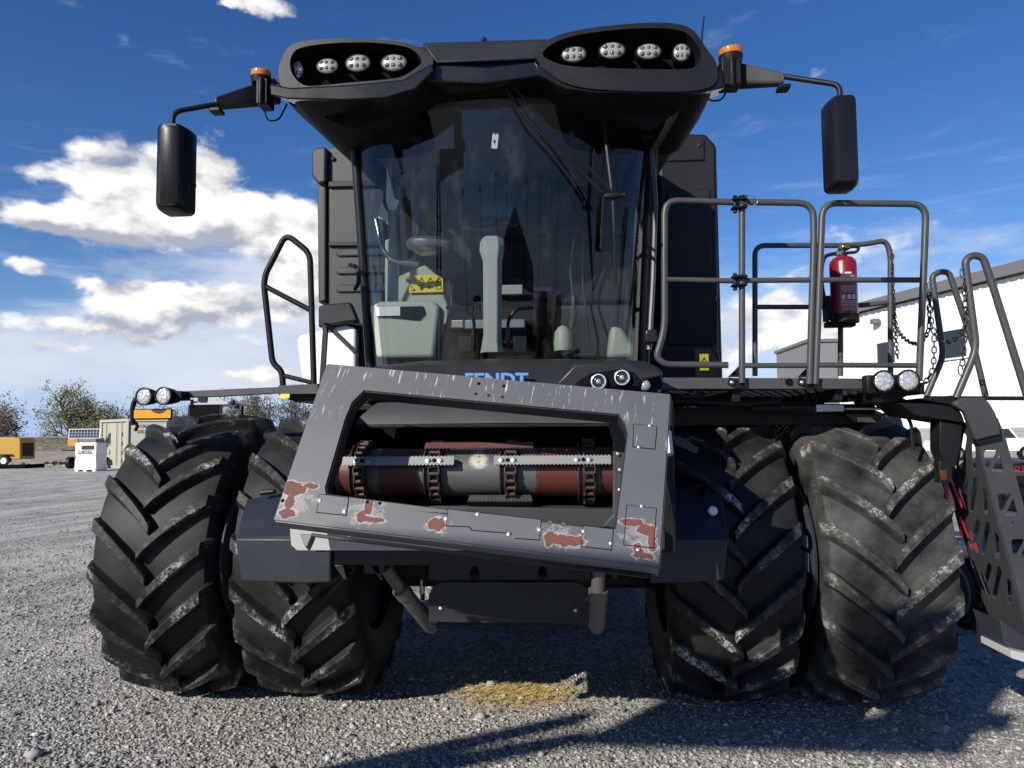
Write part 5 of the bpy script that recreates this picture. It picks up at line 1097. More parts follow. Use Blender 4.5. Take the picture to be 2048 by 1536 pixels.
for xx in (-.035, .002, .036):
    mb = MB(); n = 6; vs = []; 
    for i in range(n+1):
        a = (xx-.012+.024*i/n)/r_
        for z in (H*.345, H*.415): vs.append((q0.x+(r_+.0012)*sin(a), q0.y-(r_+.0012)*cos(a), q0.z+z))
    mb.add(vs, [(2*i, 2*i+2, 2*i+3, 2*i+1) for i in range(n)]); mb.build('pictogram', 'inkpale', FE)

# safety chains: every link a part ------------------------------------------------
lm = MB(); path = [V((.0115*cos(a), 0, .0115*sin(a)+(.0085 if sin(a) >= 0 else -.0085))) for a in [2*pi*k/14 for k in range(14)]]
lm.tube(path+[path[0]], .0042, 6, caps=False); LINK = bpy.data.meshes.new('link'); LINK.from_pydata(lm.v, [], lm.f); LINK.update(); LINK.polygons.foreach_set('use_smooth', [True]*len(LINK.polygons)); LINK.materials.append(M['chain'])
def chain(label, pts, Y, sag=0):
    pts = [at(*(q if len(q) == 3 else (*q, Y))) for q in pts]; ch = thing('safety_chain', label, 'chain', tuple(pts[0]), 'safety chains on the platform rails')
    # resample by arc length on a smooth curve
    sp = []
    for i in range(len(pts)-1):
        p0, p1, p2, p3 = pts[max(i-1, 0)], pts[i], pts[i+1], pts[min(i+2, len(pts)-1)]
        for k in range(24):
            t_ = k/24; sp.append(.5*((2*p1)+(p2-p0)*t_+(2*p0-5*p1+4*p2-p3)*t_*t_+(3*p1-p0-3*p2+p3)*t_**3))
    sp.append(pts[-1]); acc = 0; last = sp[0]; step_ = .031; k = 0; d0 = ch.matrix_basis.inverted()
    for a, b in zip(sp, sp[1:]):
        acc += (b-a).length
        if acc >= step_:
            d = (b-last).normalized(); mid = (b+last)/2; last = b; acc = 0; k += 1
            rot = d.to_track_quat('Z', 'Y').to_matrix().to_4x4() @ Matrix.Rotation(pi/2*(k % 2)+.4, 4, 'Z')
            o = bpy.data.objects.new('link', LINK); COL.objects.link(o); o.parent = ch; o.matrix_parent_inverse = d0; o.matrix_basis = Matrix.Translation(mid) @ rot
    return ch
def clip(ch, px, py, Y, rz=.0):
    q = at(px, py, Y); mb = MB(); p_ = [q+V((.012*cos(a)*1.0, 0, .03*sin(a))) for a in [2*pi*k/16 for k in range(15)]]; mb.tube(p_, .004, 6); mb.build('snap_hook', 'chrome', ch)
YC = -.80
c1_ = chain('chain hanging straight down the rear railing post beside the lamp', [(1784, 500, .22), (1785, 560, .22), (1788, 620, .1), (1792, 680, -.1), (1796, 722, -.2)], 0)
c2_ = chain('chain drooping from the rear post across the railing opening to the ladder', [(1786, 590, .1), (1790, 640, 0), (1800, 668, -.2), (1826, 687, -.5), (1848, 678, -.7), (1858, 650, YC), (1858, 585, YC)], 0); clip(c2_, 1852, 575, YC)
c3_ = chain('chain hanging in a loop between the two ladder handrails', [(1861, 590, YC), (1862, 640, YC), (1872, 672, YC), (1890, 684, YC), (1910, 678, -.9), (1926, 662, -.95), (1931, 640, -.98), (1928, 560, -1.0)], 0); clip(c3_, 1925, 546, -1.0); clip(c3_, 1860, 574, YC)
c4_ = chain('long chain hanging from the front ladder handrail to the left with a loose hook', [(1868, 672, YC), (1868, 712, YC), (1864, 742, YC), (1850, 765, YC), (1836, 776, -.9)], 0)
c5_ = chain('short chain end with an open hook dangling by the ladder handrail', [(1931, 650, -1.0), (1928, 690, -1.0), (1924, 733, -1.0)], 0); clip(c5_, 1921, 740, -1.0)
# ------------------------------------------------------------------ background
# far ground features
mb = MB(); vs, fs = grid(-260, 20, 82, 96, 60, 6, lambda x, y: .05+1.45*max(0, sin(pi*(y-82)/14))**.8+.12*sin(x*.7)+.1*sin(x*1.9+y)); mb.add(vs, fs)
def dry(t):
    n = t.noise(P(t), 1.6, 8, .75); return bsdf(t, t.mix(t.step(n, .36, .66), (.10, .085, .06), (.36, .31, .23)), .95, 0, n, 1.0, .3, .1)
M['dry'] = mat('dry_grass_bank', dry); mb.build('embankment', 'dry', None, kind='structure')
mb = MB()
for y in (88.3, 89.7): mb.box(-260, 18, y-.05, y+.05, 1.62, 1.80)
mb.build('railway_track', 'galv', None, False, kind='structure')
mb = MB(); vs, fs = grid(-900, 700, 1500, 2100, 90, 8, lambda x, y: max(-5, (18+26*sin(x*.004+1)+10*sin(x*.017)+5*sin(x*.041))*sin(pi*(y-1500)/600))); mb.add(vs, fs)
M['hill'] = paint('haze_blue_hills', (.10, .15, .26), .9, 0); mb.build('hills', 'hill', None, kind='structure')  # blue of the distance haze is put into the hills' colour
# trees
M['bark'] = paint('grey_bark', (.085, .072, .058), .9, .1); M['bark2'] = paint('brown_bark', (.075, .058, .048), .9, .1)
M['leafg'] = paint('young_green_leaf', (.16, .165, .055), .7, 0); M['leafb'] = paint('brown_bud', (.14, .105, .075), .8, 0); M['leafo'] = paint('olive_leaf', (.11, .115, .055), .7, 0)
def tree(px, base_y, top_y, wpx, D, leaf, bark, label, seed, dens=1.0, lean=0.0):
    rnd = random.Random(seed); d = ray(px, base_y); b = CAMLOC+d*(D/d.y); h = (base_y-top_y)/F*D; wd = wpx/F*D*.5; b = V((b.x, b.y, 0)); h += CAMLOC.z-(CAMLOC+d*(D/d.y)).z+b.z if False else 0
    z0 = (CAMLOC+d*(D/d.y)).z; h += max(0, z0); H = h
    tr = thing('tree', label, 'tree', tuple(b), 'bare and budding trees behind the railway bank')
    trunk = MB(); cr_ = MB(); lf = MB(); n_ = 0
    def leafat(p, k, s_):
        for _ in range(k):
            q = p+V((rnd.gauss(0, 1), rnd.gauss(0, 1), rnd.gauss(0, .8)))*s_; u = V((rnd.uniform(-1, 1), rnd.uniform(-1, 1), rnd.uniform(-1, 1))).normalized(); v_ = u.orthogonal().normalized(); l = rnd.uniform(.10, .24)*D/100
            lf.add([q-u*l*.5, q+v_*l*.3, q+u*l*.5, q-v_*l*.3], [(0, 1, 2, 3)])
    def grow(p, d, ln, r, lev):
        pts = [p]; q = p
        for k in range(3):
            d = (d+V((rnd.gauss(0, .16), rnd.gauss(0, .16), rnd.gauss(0, .10)+(.05 if lev < 3 else -.02)))).normalized(); q = q+d*ln/3; pts.append(q)
        (trunk if lev == 0 else cr_).tube(pts, [r, r*.85, r*.72, r*.58], 5 if lev < 2 else 3, caps=False)
        if lev >= 3: leafat(pts[2], int(3*dens+rnd.random()), .30*D/100); leafat(q, int(4*dens+rnd.random()), .34*D/100)
        if lev == 4: return
        nb = (4, 4, 4, 3)[lev]
        for k in range(nb):
            t_ = rnd.uniform(.35, 1) if k else 1; s0 = pts[min(3, int(t_*3))]; a = rnd.uniform(0, 2*pi); e = d.orthogonal().normalized(); e = Matrix.Rotation(a, 3, d) @ e; sp = rnd.uniform(.45, 1.05)
            nd = (d*cos(sp)+e*sin(sp)); nd.z = nd.z*.75+.16; grow(s0, nd.normalized(), ln*rnd.uniform(.58, .86), r*.52, lev+1)
    nt = rnd.choice((1, 2, 2))
    for k in range(nt): grow(b+V((rnd.uniform(-.2, .2), 0, -.1)), V((rnd.uniform(-.35, .35)+lean, rnd.uniform(-.2, .2), 1)).normalized(), H*.30, H*.032, 0)
    # fit the crown to the measured size
    al = np.array(cr_.v); lo, hi = np.percentile(al[:, 0], 2), np.percentile(al[:, 0], 98); top = np.percentile(al[:, 2], 99.3); kx = 2*wd/(hi-lo); kz = H/top; mx = (lo+hi)/2
    for m_ in (trunk, cr_, lf): m_.v = [((x-b.x)*kx+b.x-(mx-b.x)*kx*min(1, max(0, z/top))*.8, y, z*kz) for x, y, z in m_.v]
    trunk.build('trunk', bark, tr); co = cr_.build('crown', bark, tr, False)
    if lf.v: lf.build('foliage', leaf, tr, False, kind='stuff')
tree(28, 858, 800, 84, 112, 'leafb', 'bark2', 'round brown leafless tree at the far left edge of the yard', 3, 1.3)
tree(-25, 858, 806, 60, 118, 'leafb', 'bark2', 'brown tree cut off by the left edge of the picture', 13, 1.2)
tree(140, 858, 770, 112, 104, 'leafg', 'bark', 'broad green budding tree with a tall crown, left of the container', 5, 1.5, .1)
tree(212, 858, 812, 50, 112, 'leafg', 'bark', 'low green bushy tree right behind the shipping container', 8, 2.0)
tree(252, 858, 788, 60, 118, 'leafb', 'bark', 'pale bare tree above the shipping container', 21, .5)
tree(372, 850, 806, 34, 120, 'leafb', 'bark', 'small bare tree between the lamps and the distant tractor', 22, .3)
tree(450, 850, 792, 60, 112, 'leafo', 'bark', 'dark budding tree rising behind the distant tractor roof', 31, 1.0)
tree(515, 850, 786, 84, 108, 'leafo', 'bark', 'wide spreading bare tree between tractor and header frame', 34, .8)
tree(592, 850, 788, 80, 110, 'leafo', 'bark', 'bare tree partly hidden by the slanted left edge of the frame', 37, .9)
tree(330, 852, 815, 50, 125, 'leafo', 'bark', 'small green shrubby tree behind the amber reflector', 39, 1.2)
# dark scrub line along the bank
mb = MB()
for k in range(5200):
    x = random.uniform(-120, 10); y = 98+random.uniform(0, 6); hgt = .4+1.5*abs(sin(x*.13)+.6*sin(x*.41))*random.random(); p = V((x, y, random.uniform(0, hgt)+.2)); u = V((random.gauss(0, 1), random.gauss(0, .5), random.gauss(0, 1))).normalized()*random.uniform(.15, .4); v_ = u.orthogonal().normalized()*.12
    mb.add([p-u, p+v_, p+u, p-v_], [(0, 1, 2, 3)])
mb.build('undergrowth', 'leafb', None, False, kind='stuff')

# dark drain pipe lying along the yard edge, rubble in the field
mb = MB(); mb.tube([V((gz(-160, 941).x, 33.5, .10)), V((gz(60, 936).x, 35.0, .10)), V((gz(140, 931).x, 36.2, .10))], .13, 8); tag(mb.build('drain_pipe', 'deep', None), 'long black pipe lying on the ground along the edge of the dry field', 'pipe')
xy = np.stack([rng.uniform(-34, -12, 2600), rng.uniform(37, 62, 2600)], 1); M['rubble'] = paint('pale_rubble', (.40, .36, .29), .9, .2); stones('rubble', xy, np.clip(rng.lognormal(math.log(.10), .5, 2600), .04, .35), 'rubble', oct_=True)
# shipping container
D = 33.5; c_l, c_m, c_r = at(201, 931, D+2.2), at(254, 933, D-.3), at(340, 928, D+.1)
for q in (c_l, c_m, c_r): q.z = 0
HC = at(201, 838, D).z
SCN = thing('shipping_container', 'beige shipping container standing at the edge of the gravel yard', 'shipping container', tuple(c_m))
def wallbox(a, b, z0, z1, off, th, corr=0, name='wall', m='cont', par=SCN):
    d = (b-a).normalized(); n_ = V((d.y, -d.x, 0)); mb = MB()
    if corr:
        L = (b-a).length; k = int(L/corr); prof = []
        for i in range(k):
            u = L*i/k; w_ = L/k; prof += [(u, 0), (u+w_*.30, 0), (u+w_*.45, .035), (u+w_*.85, .035)]
        prof.append((L, 0)); mb.loft([[a+d*u+n_*(off+h)+V((0, 0, z)) for u, h in prof]+[a+d*u+n_*(off-.05)+V((0, 0, z)) for u in (L, 0)] for z in (z0, z1)])
    else: mb.loft([[a+n_*off+V((0, 0, z)), b+n_*off+V((0, 0, z)), b+n_*(off-th)+V((0, 0, z)), a+n_*(off-th)+V((0, 0, z))] for z in (z0, z1)])
    return mb.build(name, m, par, False)
du = (c_m-c_l).normalized(); dv = (c_r-c_m).normalized()
wallbox(c_l, c_m, .15, HC-.12, -.04, .05, 0, 'door_end'); wallbox(c_m, c_m+dv*6, .15, HC-.12, -.05, .05, .28, 'side_wall')
back_a = c_l+dv*6; mb = MB(); mb.add([c_l+V((0, 0, HC-.03)), c_m+V((0, 0, HC-.03)), c_m+dv*6+V((0, 0, HC-.03)), back_a+V((0, 0, HC-.03))], [(0, 1, 2, 3)]); mb.add([c_l, back_a, back_a+V((0, 0, HC)), c_l+V((0, 0, HC))], [(0, 1, 2, 3)]); mb.add([back_a, c_m+dv*6, c_m+dv*6+V((0, 0, HC)), back_a+V((0, 0, HC))], [(0, 1, 2, 3)]); mb.build('roof', 'cont', SCN, False)
mb = MB()
for q in (c_l, c_m, c_m+dv*6): mb.box(q.x-.08, q.x+.08, q.y-.08, q.y+.08, 0, HC)
for a, b in ((c_l, c_m), (c_m, c_m+dv*6)):
    for z in (.09, HC-.08): mb.beam(a+V((0, 0, z)), b+V((0, 0, z)), .14, .15)
mb.build('corner_frame', 'cont', SCN, False, bevel=.01)
n_ = V((du.y, -du.x, 0))
for f_ in (.22, .62, .80):
    mb = MB(); q = c_l+(c_m-c_l)*f_+n_*.03; mb.cyl(q+V((0, 0, .12)), q+V((0, 0, HC-.1)), .025, n=8); mb.build('lock_rod', 'metal', SCN)
for f_ in (.12, .58):
    for z in (.45, .9, 1.4, 1.9):
        mb = MB(); q = c_l+(c_m-c_l)*(f_+.18)+n_*.01; mb.beam(q-du*.16*1+V((0, 0, z)), q+du*.16+V((0, 0, z)), .02, .22); mb.build('door_panel', 'cont', SCN, False, bevel=.005)
nv = V((dv.y, -dv.x, 0)); q = at(284, 856, 33.4); kk = (q-c_m).dot(dv)
mb = MB(); mb.loft([[c_m+dv*u+nv*o_+V((0, 0, z)) for u, o_ in ((.12, -.04), (2.0, -.04), (2.0, .0), (.12, .0))] for z in (.2, HC-.17)]); mb.build('number_panel', 'cont', SCN, False)
for s_, z in (('261262', HC-.42), ('2251', HC-.72)): text(s_, .25, facing(c_m+dv*.72+nv*.02+V((0, 0, z)), tuple(dv)), 'ink', SCN, 'container_number', .002)
# white fuel tank marked DIESEL
D = 31.0; a, b = at(148, 934, D), at(193, 934, D); zt = at(170, 885, D).z
DT = thing('fuel_tank', 'white diesel tank standing beside the container', 'fuel tank', ((a.x+b.x)/2, D, 0)); w_ = b.x-a.x
mb = MB(); mb.loft([[V((a.x+w_*(.5-k), D-e, z)), V((a.x+w_*(.5+k), D-e, z)), V((a.x+w_*(.5+k), D+.9+e, z)), V((a.x+w_*(.5-k), D+.9+e, z))] for z, k, e in ((.08, .49, 0), (zt*.42, .47, 0), (zt*.5, .44, -.03), (zt*.56, .47, 0), (zt*.95, .47, 0), (zt, .44, -.05))]); mb.build('tank_body', 'white', DT, bevel=.02)
mb = MB()
for x in (.06, .42, .82): mb.box(a.x+w_*x, a.x+w_*(x+.14), D-.02, D+.9, 0, .09)
mb.build('foot', 'white', DT, False)
mb = MB(); mb.box(a.x+w_*.1, b.x-w_*.1, D+.1, D+.8, zt, zt+.2); mb.build('lid', 'galv', DT, bevel=.03)
text('DIESEL', .27, facing((a.x+w_*.5, D-.032, zt*.66)), 'ink', DT, 'lettering', .002)
mb = MB(); mb.box(a.x+w_*.32, a.x+w_*.86, D-.03, D-.005, zt*.76, zt*.90); mb.build('placard', 'ink', DT, False)
# solar trailer
D = 34.5; a, b = at(139, 877, D), at(202, 877, D)
ST = thing('solar_trailer', 'trailer carrying a tilted blue solar panel behind the white tank', 'trailer', ((a.x+b.x)/2, D, 0)); zt = at(139, 858, D).z
def solar(t):
    br = t.new('ShaderNodeTexBrick'); t.put(br.inputs['Vector'], t.vm('MULTIPLY', P(t), (1, 1, 1))); return bsdf(t, (.010, .016, .045), .15, 0, None, coat=.6)
M['solar'] = mat('solar_cell', solar)
mb = MB(); mb.loft([[V((a.x, D-.1, a.z)), V((b.x, D-.1, a.z)), V((b.x, D-.06, zt)), V((a.x, D-.06, zt))], [V((a.x, D-.05, a.z-.02)), V((b.x, D-.05, a.z-.02)), V((b.x, D-.01, zt-.02)), V((a.x, D-.01, zt-.02))]]); sp_ = mb.build('solar_panel', 'white', ST, False)
for i in range(10):
    for j in range(3):
        f = lambda u, v: V((a.x+(b.x-a.x)*u, D-.104+.04*v, a.z+(zt-a.z)*v)); u0, v0 = .02+.096*i, .05+.305*j
        mb = MB(); mb.add([f(u0, v0), f(u0+.088, v0), f(u0+.088, v0+.285), f(u0, v0+.285)], [(0, 1, 2, 3)]); mb.build('solar_cell', 'solar', sp_, False)
mb = MB(); mb.cyl(at(160, 930, D+.2), at(160, 872, D+.2), .06, n=8); mb.box(a.x, b.x+.2, D+.0, D+.9, .45, .6); mb.build('chassis', 'black', ST)
for px in (141, 205): mb = MB(); q = at(px, 914, D-.1); mb.cyl((q.x-.1, D-.1, .33), (q.x+.1, D-.1, .33), .33, n=18); mb.build('wheel', 'black', ST)
mb = MB(); mb.box(at(155, 0, D).x, at(176, 0, D).x, D+.3, D+1, at(160, 893, D).z, at(160, 878, D).z); mb.box(at(184, 0, D).x, at(204, 0, D).x, D+.3, D+1, at(160, 900, D).z, at(160, 876, D).z); mb.build('battery_box', 'genyellow', ST, bevel=.03)
# yellow generator
D = 38.0; a, b = at(-34, 906, D), at(41, 906, D); zt = at(20, 875, D).z
GN = thing('generator_trailer', 'yellow towable generator parked on the dry field', 'generator', ((a.x+b.x)/2, D, 0))
mb = MB(); mb.loft([[V((a.x, y, .42)), V((b.x, y, .42)), V((b.x-.06, y, zt*.95)), V((b.x-.25, y, zt)), V((a.x, y, zt))] for y in (D, D+1.3)]); mb.build('housing', 'genyellow', GN, bevel=.05)
mb = MB(); mb.box(at(-30, 0, D).x, at(22, 0, D).x, D-.015, D, zt*.62, zt*.93); pn = mb.build('side_panel', 'ink', GN, False); None and text('Gen', .34, facing((at(10, 0, D).x, D-.02, zt*.76)), 'white', pn, 'lettering', .002) if False else None
mb = MB(); q = at(12, 905, D); mb.cyl((q.x, D-.12, .34), (q.x, D+.1, .34), .34, n=20) if False else mb.cyl((q.x, D-.18, .34), (q.x, D+.05, .34), .34, n=24); wl = mb.build('wheel', 'black', GN)
mb = MB(); mb.cyl((q.x, D-.19, .34), (q.x, D-.17, .34), .19, n=16); mb.build('hub', 'white', wl)
mb = MB(); mb.box(q.x-.45, q.x+.45, D-.2, D+.05, .70, .74); mb.build('mudguard', 'black', GN, bevel=.01); mb = MB(); mb.box(b.x-.02, b.x+.02, D+.2, D+1.1, .6, zt*.8); mb.build('radiator_grille', 'black', GN, bevel=.01)
mb = MB(); mb.box(q.x+.3, q.x+.4, D+.3, D+.4, zt, zt+.25); mb.build('exhaust', 'black', GN)
# distant tractor seen over the left wheels
D = 16.0
TR = thing('tractor', 'distant dark tractor whose cab roof shows above the left front wheels', 'tractor', (at(425, 0, D).x, D, 0))
mb = MB(); mb.prism([at(x, y, D) for x, y in ((388, 808), (394, 803), (430, 801), (452, 802), (458, 806), (455, 809), (388, 810))], (0, 1.6, 0)); mb.build('cab_roof', 'cabgrey', TR, bevel=.03)
mb = MB(); z1 = at(430, 809, D).z
for px in (392, 472):
    pass
xa, xb = at(394, 0, D).x, at(455, 0, D).x
for x in (xa, xb):
    for y in (D+.05, D+1.5): mb.beam((x, y, 1.4), (x, y, z1), .07, .07)
mb.box(xa-.1, xb+.1, D, D+1.6, 1.1, 1.45); mb.box(xa+.25, xb-.25, D-1.8, D, .8, 1.75); mb.build('cab_frame', 'black', TR, bevel=.02)
mb = MB(); mb.box(xa+.03, xb-.03, D+.03, D+.04, 1.45, z1); mb.build('windscreen', 'deep', TR, False)
mb = MB()
for px, py in ((466, 805), (474, 812)): mb.dome(at(px, py, D-.05), (0, -1, 0), .08, .06) 
mb.box(*(lambda p: (p.x-.12, p.x+.12, D-.05, D+.1, p.z-.1, p.z+.1))(at(405, 797, D))); mb.build('work_light', 'black', TR)
mb = MB(); mb.cyl(at(384, 799, D), at(384, 812, D), .05, n=8); mb.cyl(at(384, 804, D), at(394, 804, D), .03, n=6); mb.build('mirror_bar', 'black', TR)
for x in (xa-.5, xb+.5): mb = MB(); mb.cyl((x-.25, D+1.2, .85), (x+.25, D+1.2, .85), .85, n=28); mb.cyl((x-.2, D-1.4, .6), (x+.2, D-1.4, .6), .6, n=24); mb.build('wheel', 'black', TR, bevel=.03)
mb = MB(); q = at(405, 822, 20); mb.box(q.x-.55, q.x-.1, 20, 21.5, .8, q.z+.03); tag(mb.build('red_trailer', 'red', None, bevel=.04), 'red farm trailer corner showing beyond the left wheel', 'trailer')

# white warehouse at the right -------------------------------------------------
M['siding'] = paint('white_metal_siding', (.80, .80, .78), .45, .03)
d0 = ray(2048, 860); BA = V((0, 0, 0)); zA = 57.0; 
def far(px, zc): d = ray(px, 864); k = zc/((d.x*-sin(YAW))+(d.y*cos(YAW))); q = CAMLOC+d*k; return V((q.x, q.y, 0))
pA, pB = far(2048, 57.0), far(1690, 78.0); wd = (pB-pA).normalized(); wn = V((-wd.y, wd.x, 0)); wn = wn if wn.dot(CAMLOC-pA) > 0 else -wn
pS = pA-wd*38; HE = 13.6
WH = thing('warehouse', 'large white metal warehouse with grey eave and block base', 'warehouse', tuple(pB))
L = (pB-pS).length
def alongw(px): # distance from pS where the viewing ray at px meets the wall
    d = ray(px, 864); A_ = np.array([[wd.x, -d.x], [wd.y, -d.y]]); r_ = np.linalg.solve(A_, np.array([CAMLOC.x-pS.x, CAMLOC.y-pS.y])); return r_[0], CAMLOC+d*r_[1], r_[1]
prof = []; k = int(L/.9)
for i in range(k): u = L*i/k; w_ = L/k; prof += [(u, .0), (u+w_*.72, .0), (u+w_*.78, .09), (u+w_*.94, .09)]
prof.append((L, 0)); mb = MB(); mb.loft([[pS+wd*u+wn*h+V((0, 0, z)) for u, h in prof]+[pS+wd*u-wn*.3+V((0, 0, z)) for u in (L, 0)] for z in (1.85, HE)]); mb.build('siding', 'siding', WH, False)
mb = MB(); mb.loft([[pS+wn*.05+V((0, 0, z)), pB+wn*.05+V((0, 0, z)), pB-wn*.3+V((0, 0, z)), pS-wn*.3+V((0, 0, z))] for z in (0, 1.85)]); mb.build('block_base', 'conc', WH, False)
nb = 0
BLK = None
for row in range(6):
    for i in range(48):
        u = 30+i*.62+(.31 if row % 2 else 0)-12
        c = pS+wd*u+wn*.07+V((0, 0, .16+row*.305))
        if BLK is None:
            m_ = MB(); m_.box(-.30, .30, -.03, .03, -.145, .145); BLK = bpy.data.meshes.new('block'); BLK.from_pydata(m_.v, [], m_.f); BLK.update(); BLK.materials.append(M['conc'])
        o = bpy.data.objects.new('block', BLK); COL.objects.link(o); o.parent = WH; o.matrix_parent_inverse = WH.matrix_basis.inverted(); o.matrix_basis = Matrix.Translation(c) @ Matrix.Rotation(atan2(wd.y, wd.x), 4, 'Z')
mb = MB(); mb.loft([[pS+wn*.7+V((0, 0, HE+.1)), pS+wn*.7+V((0, 0, HE+1.0)), pS-wn*22+V((0, 0, HE+3.6)), pS-wn*22+V((0, 0, HE+2.8))], [pB+wd*.6+wn*.7+V((0, 0, HE+.1)), pB+wd*.6+wn*.7+V((0, 0, HE+1.0)), pB+wd*.6-wn*22+V((0, 0, HE+3.6)), pB+wd*.6-wn*22+V((0, 0, HE+2.8))]]); mb.build('roof', 'galv', WH, False)
mb = MB(); mb.loft([[pB-wn*0+V((0, 0, 0)), pB-wn*22+V((0, 0, 0)), pB-wn*22+V((0, 0, HE+2.7)), pB+V((0, 0, HE+.2))], [pB-wd*.3+V((0, 0, 0)), pB-wd*.3-wn*22+V((0, 0, 0)), pB-wd*.3-wn*22+V((0, 0, HE+2.7)), pB-wd*.3+V((0, 0, HE+.2))]]); mb.build('end_wall', 'siding', WH, False)
mb = MB(); mb.cyl(pB+wn*.25+V((0, 0, 0)), pB+wn*.25+V((0, 0, HE)), .2, n=8); mb.build('downpipe', 'white', WH)
for x0, x1, y0, y1 in ((1762, 1801, 682, 727), (1893, 1946, 657, 716)):
    u0, q0_, k0_ = alongw(x0); u1, q1_, k1_ = alongw(x1); um = (u0+u1)/2; dm = ray((x0+x1)/2, (y0+y1)/2); km = (k0_+k1_)/2; zc_ = CAMLOC.z+dm.z*km; hh = (y1-y0)/F*km*.5*(ray(1024, 768).length)
    ua, ub = min(u0, u1), max(u0, u1); f = lambda u, z, o: pS+wd*u+wn*o+V((0, 0, z)); mb = MB()
    for a_, b_ in (((ua, zc_-hh), (ub, zc_-hh)), ((ua, zc_+hh), (ub, zc_+hh)), ((ua, zc_-hh), (ua, zc_+hh)), ((ub, zc_-hh), (ub, zc_+hh))): mb.beam(f(a_[0], a_[1], .14), f(b_[0], b_[1], .14), .14, .14, tuple(wn))
    wf = mb.build('window_frame', 'white', WH, False); mb = MB(); mb.add([f(ua, zc_-hh, .11), f(ub, zc_-hh, .11), f(ub, zc_+hh, .11), f(ua, zc_+hh, .11)], [(0, 1, 2, 3)]); mb.build('pane', 'window', wf, False)
u0, q0_, k0_ = alongw(1768); dm = ray(1768, 643); c = pS+wd*u0+wn*.5+V((0, 0, CAMLOC.z+dm.z*k0_)); mb = MB(); mb.box(c.x-.35, c.x+.35, c.y-.35, c.y+.35, c.z-.15, c.z+.35); mb.build('wall_lamp', 'galv', WH, bevel=.05)
# lower grey building beyond
q = far(1622, 120.0); q2 = far(1720, 120.0); zt = CAMLOC.z+(864-682)/F*120
GB = thing('grey_shed', 'grey flat-topped building beyond the corner of the white warehouse', 'building', tuple((q+q2)/2)); mb = MB(); mb.box(q.x, q2.x+6, q.y, q.y+18, 0, zt-.5); mb.build('wall', 'shedgrey', GB, False) if 'shedgrey' in M else mb.build('wall', 'conc', GB, False)
mb = MB(); mb.box(q.x-.3, q2.x+6.3, q.y-.3, q.y+18.3, zt-.5, zt); mb.build('roof_edge', 'galv', GB, False)
# ribbed white end of a third hall low in the gap between the wheels
q, q2 = far(1460, 90), far(1640, 90); zt = CAMLOC.z+(864-822)/F*90
WS = thing('white_shed', 'white ribbed shed glimpsed in the gap between the two right wheels', 'building', tuple((q+q2)/2)); mb = MB(); mb.box(q.x, q2.x, q.y, q.y+8, 0, zt); mb.build('wall', 'siding', WS, False)
for k in range(14): mb = MB(); x = q.x+(q2.x-q.x)*(k+.5)/14; mb.box(x-.06, x+.06, q.y-.12, q.y, 0, zt); mb.build('rib', 'galv', WS, False)
mb = MB(); mb.box(q.x, q2.x, q.y-2.2, q.y-2.0, .0, .35); tag(mb.build('kerb', 'yellow', None, bevel=.03), 'yellow kerb block in front of the white shed', 'kerb')
# white pickup
D = 38.0; qa = gz(1842, 913); 
PK = thing('pickup_truck', 'white pickup truck parked in front of the warehouse', 'pickup truck', (qa.x+2.4, D, 0)); x0 = at(1836, 0, D).x
def px_(k): return x0+k
sec = [(0, .55), (0, 1.02), (.15, 1.12), (1.9, 1.16), (2.05, 1.22), (2.5, 1.82), (3.9, 1.86), (4.35, 1.25), (5.5, 1.18), (5.65, .95), (5.65, .5), (0, .5)]
mb = MB(); mb.prism([V((px_(x), D, z)) for x, z in sec], (0, 1.9, 0)); mb.build('body', 'white', PK, bevel=.08, seg=3)
mb = MB(); mb.prism([V((px_(x), D-.012, z)) for x, z in ((2.15, 1.25), (2.58, 1.74), (3.15, 1.76), (3.15, 1.25))], (0, .02, 0)); mb.prism([V((px_(x), D-.012, z)) for x, z in ((3.25, 1.25), (3.25, 1.76), (3.8, 1.77), (4.2, 1.25))], (0, .02, 0)); mb.build('side_window', 'window', PK, False)
for x in (1.0, 4.7):
    mb = MB(); mb.cyl((px_(x), D-.06, .4), (px_(x), D+.22, .4), .40, n=24); wl = mb.build('wheel', 'black', PK); mb = MB(); mb.cyl((px_(x), D-.07, .4), (px_(x), D-.05, .4), .25, n=20); mb.build('hub', 'metal', wl)
# red compact tractor behind the ladder
D = 1.75
RT = thing('compact_tractor', 'red compact tractor with grey wheel rims parked behind the boarding ladder', 'compact tractor', (4.9, 2.4, 0))
def small_wheel(px, py, R_, Y, w_=.24, n='wheel'):
    c = at(px, py, Y); c.z = R_; mb = MB(); mb.turn((c.x-w_/2, c.y, c.z), (1, 0, 0), [(0, R_*.62), (.0, R_*.88), (.03, R_*.97), (w_/2, R_), (w_-.03, R_*.97), (w_, R_*.88), (w_, R_*.62)], 32)
    for k in range(18):
        a = 2*pi*k/18
        for s_ in (-1, 1): p1 = V((c.x+s_*.01, c.y+R_*.99*cos(a), c.z+R_*.99*sin(a))); p2 = V((c.x+s_*w_*.5, c.y+R_*.95*cos(a+.22), c.z+R_*.95*sin(a+.22))); mb.beam(p1, p2, .03, .04)
    wl = mb.build(n, 'black', RT); mb = MB(); mb.turn((c.x-w_*.3, c.y, c.z), (-1, 0, 0), [(-.1, R_*.64), (.05, R_*.64), (.06, R_*.56), (0, R_*.50), (0, R_*.2), (.03, R_*.18), (.035, .001)], 28); mb.build('rim', 'steelblue', wl) if 'steelblue' in M else mb.build('rim', 'metal', wl)
M['steelblue'] = paint('blue_grey_rim', (.20, .24, .30), .35, .1, metal=.3)
small_wheel(1945, 1180, .33, 1.75); small_wheel(2110, 1180, .33, 1.75)
